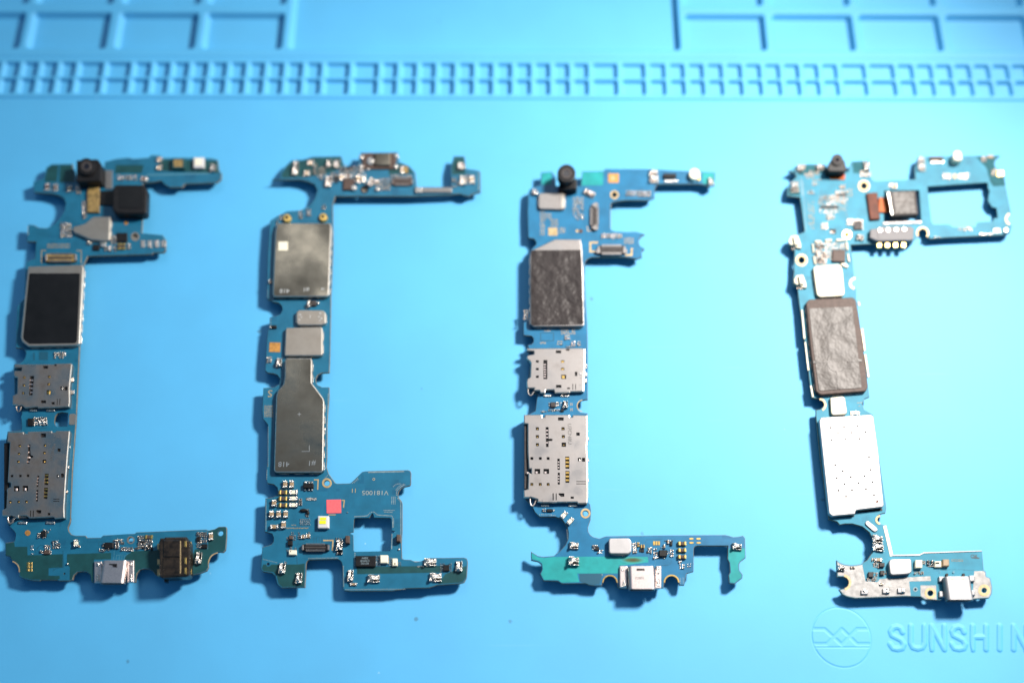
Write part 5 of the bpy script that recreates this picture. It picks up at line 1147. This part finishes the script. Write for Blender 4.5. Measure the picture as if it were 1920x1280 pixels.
b.shield([(310,652),(375,645),(386,655),(397,728),(388,738),(325,742),(315,732)], .10, 'cream', bev=.03, feet=False)
b.cluster(412,720,460,740,3.6,.9,'t'); b.cluster(445,675,470,700,3.4,.5,'p'); b.ring('notch_plating', 258, 690, 34, 24, 'tan', .01, a0=-90, a1=60)
# pierced white shield
hs = [(312,804),(380,800),(449,797),(350,833),(419,829),(488,826),(319,867),(389,862),(458,859),(505,951),(336,992),(374,1021),(513,1014),(344,1055),(414,1051),(482,1047),(383,1085),(452,1080),(522,1077),(352,1118),(420,1115),(490,1110),(390,1148),(530,1140)]
zt = b.zb + .15
s = b.poly('shield_can', [(256,768),(266,752),(515,738),(528,750),(552,920),(580,1190),(575,1200),(452,1215),(440,1218),(436,1236),(322,1246),(305,1232),(280,1000)], .15, 'white', bev=.03, seg=3, rnd_=.03, holes=[circle(x, y, 5, 8) for x, y in hs], hole_z=.05)
V, F = solid(inset(ccw(clean(b.path([(262,768),(520,748),(570,1190),(310,1228)], zt - .04))), .05), b.zb, zt - .045); mesh_obj('can_inside', V, F, M['black'], s, b.o)
b.box('rust_spot', 540, 1168, 552, 1178, .002, 'rust', rot=-40, base=.1502)
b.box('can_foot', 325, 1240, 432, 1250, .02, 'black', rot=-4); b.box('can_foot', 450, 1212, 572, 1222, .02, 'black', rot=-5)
b.z(*zK)
b.ring('notch_plating', 566, 128, 34, 20, 'tan', .01, a0=90, a1=270)
b.poly('flat_pad', [(462,142),(478,132),(540,180),(552,200),(532,212),(515,206),(462,158)], .04, 'white', bev=.015, rnd_=.03, seg=2)
b.spring(518,232,592,282); b.spring(518,292,598,342); b.trace([(600,180),(622,270),(645,372)], 22, 9, .012)  # last strip: ivory colour painted in for the glare on the neck edge
b.cap(530,395,582,420,'tan',.06); b.spring(270,445,322,480); b.cap(360,456,390,470,'tan'); b.cluster(505,398,530,420,4,1)
b.poly('ground_ridge', [(655,374),(845,370),(872,356),(1284,344),(1284,350),(874,364),(846,380),(655,382)], .02, 'white', bev=.005)
b.box('contact', 432, 622, 482, 652, .06, 'white', bev=.02, seg=2); b.disc('contact_hump', 458, 622, 12, .05, 'tin', base=.05, bev=.02, seg=2, n=10)
b.box('contact', 585, 612, 634, 645, .06, 'white', bev=.02, seg=2); b.box('contact', 690, 610, 745, 642, .06, 'white', bev=.02, seg=2); b.box('contact_hump', 612, 606, 630, 640, .03, 'tin', base=.06, bev=.01); b.box('contact_hump', 720, 606, 738, 636, .03, 'tin', base=.06, bev=.01); b.cap(565,572,590,588,'tan')
b.box('chip', 562, 430, 598, 458, .08, 'chip', bev=.01); b.box('chip', 568, 485, 594, 515, .08, 'chip', bev=.01); b.box('chip', 484, 495, 520, 530, .08, 'chip', bev=.01); b.cluster(515,430,560,465,4,.95,'tp'); b.cluster(472,535,550,558,4,.9,'tp'); b.cluster(520,495,550,535,4,.9,'tp'); b.cluster(590,485,612,520,4,.9,'tp')
b.z(*zV)
b.shield([(240,302),(530,295),(552,315),(560,480),(545,505),(500,525),(262,540),(232,515),(212,345)], .16, 'white', bev=.03, feet=False)
b.box('filter', 612, 312, 716, 432, .12, 'ivory', bev=.02); b.cluster(720,320,765,375,3.4,.9,'t'); b.cap(790,316,830,382,'black',.06); b.cap(850,316,888,382,'black',.06); b.cluster(795,395,895,415,3.4,.9,'t')
b.box('filter', 905, 330, 1002, 420, .08, 'ivory', bev=.02); b.box('filter_step', 925, 345, 975, 362, .03, 'chip', base=.0802, bev=.005); b.box('filter', 1022, 302, 1120, 405, .12, 'body', bev=.02); b.cluster(590,485,740,528,3.4,.8,'tp'); b.cluster(1150,300,1330,340,2.8,.8,'p')
b.text('OK', 1495, 262, 52, 'brown'); b.box('label_bar', 1455, 276, 1570, 288, .004, 'brown', rot=4); b.trace([(975,420),(985,520)],4,8); b.trace([(1010,470),(1200,450),(1500,470)],3)
for x in (1085, 1335): b.disc('weld_spot', x, 535, 24, .04, 'black', bev=.015, seg=2, n=14)
b.disc('weld_spot', 1185, 495, 18, .02, 'linel', n=12)
b.box('ear', 965, 560, 1050, 640, .08, 'white', bev=.03, seg=2); b.box('ear', 968, 780, 1062, 870, .08, 'white', bev=.03, seg=2); b.box('ear', 1420, 545, 1505, 635, .08, 'white', bev=.03, seg=2); b.box('ear', 1452, 765, 1512, 845, .08, 'white', bev=.03, seg=2)
b.z(1640, 1010, 8)
u = b.usb(1048, 560, 1440, 905, .28, 'white')
for x in (1165, 1325): b.box('shell_mark', x - 28, 598, x + 25, 612, .003, 'tan', base=.2802, parent=u)
b.finish()
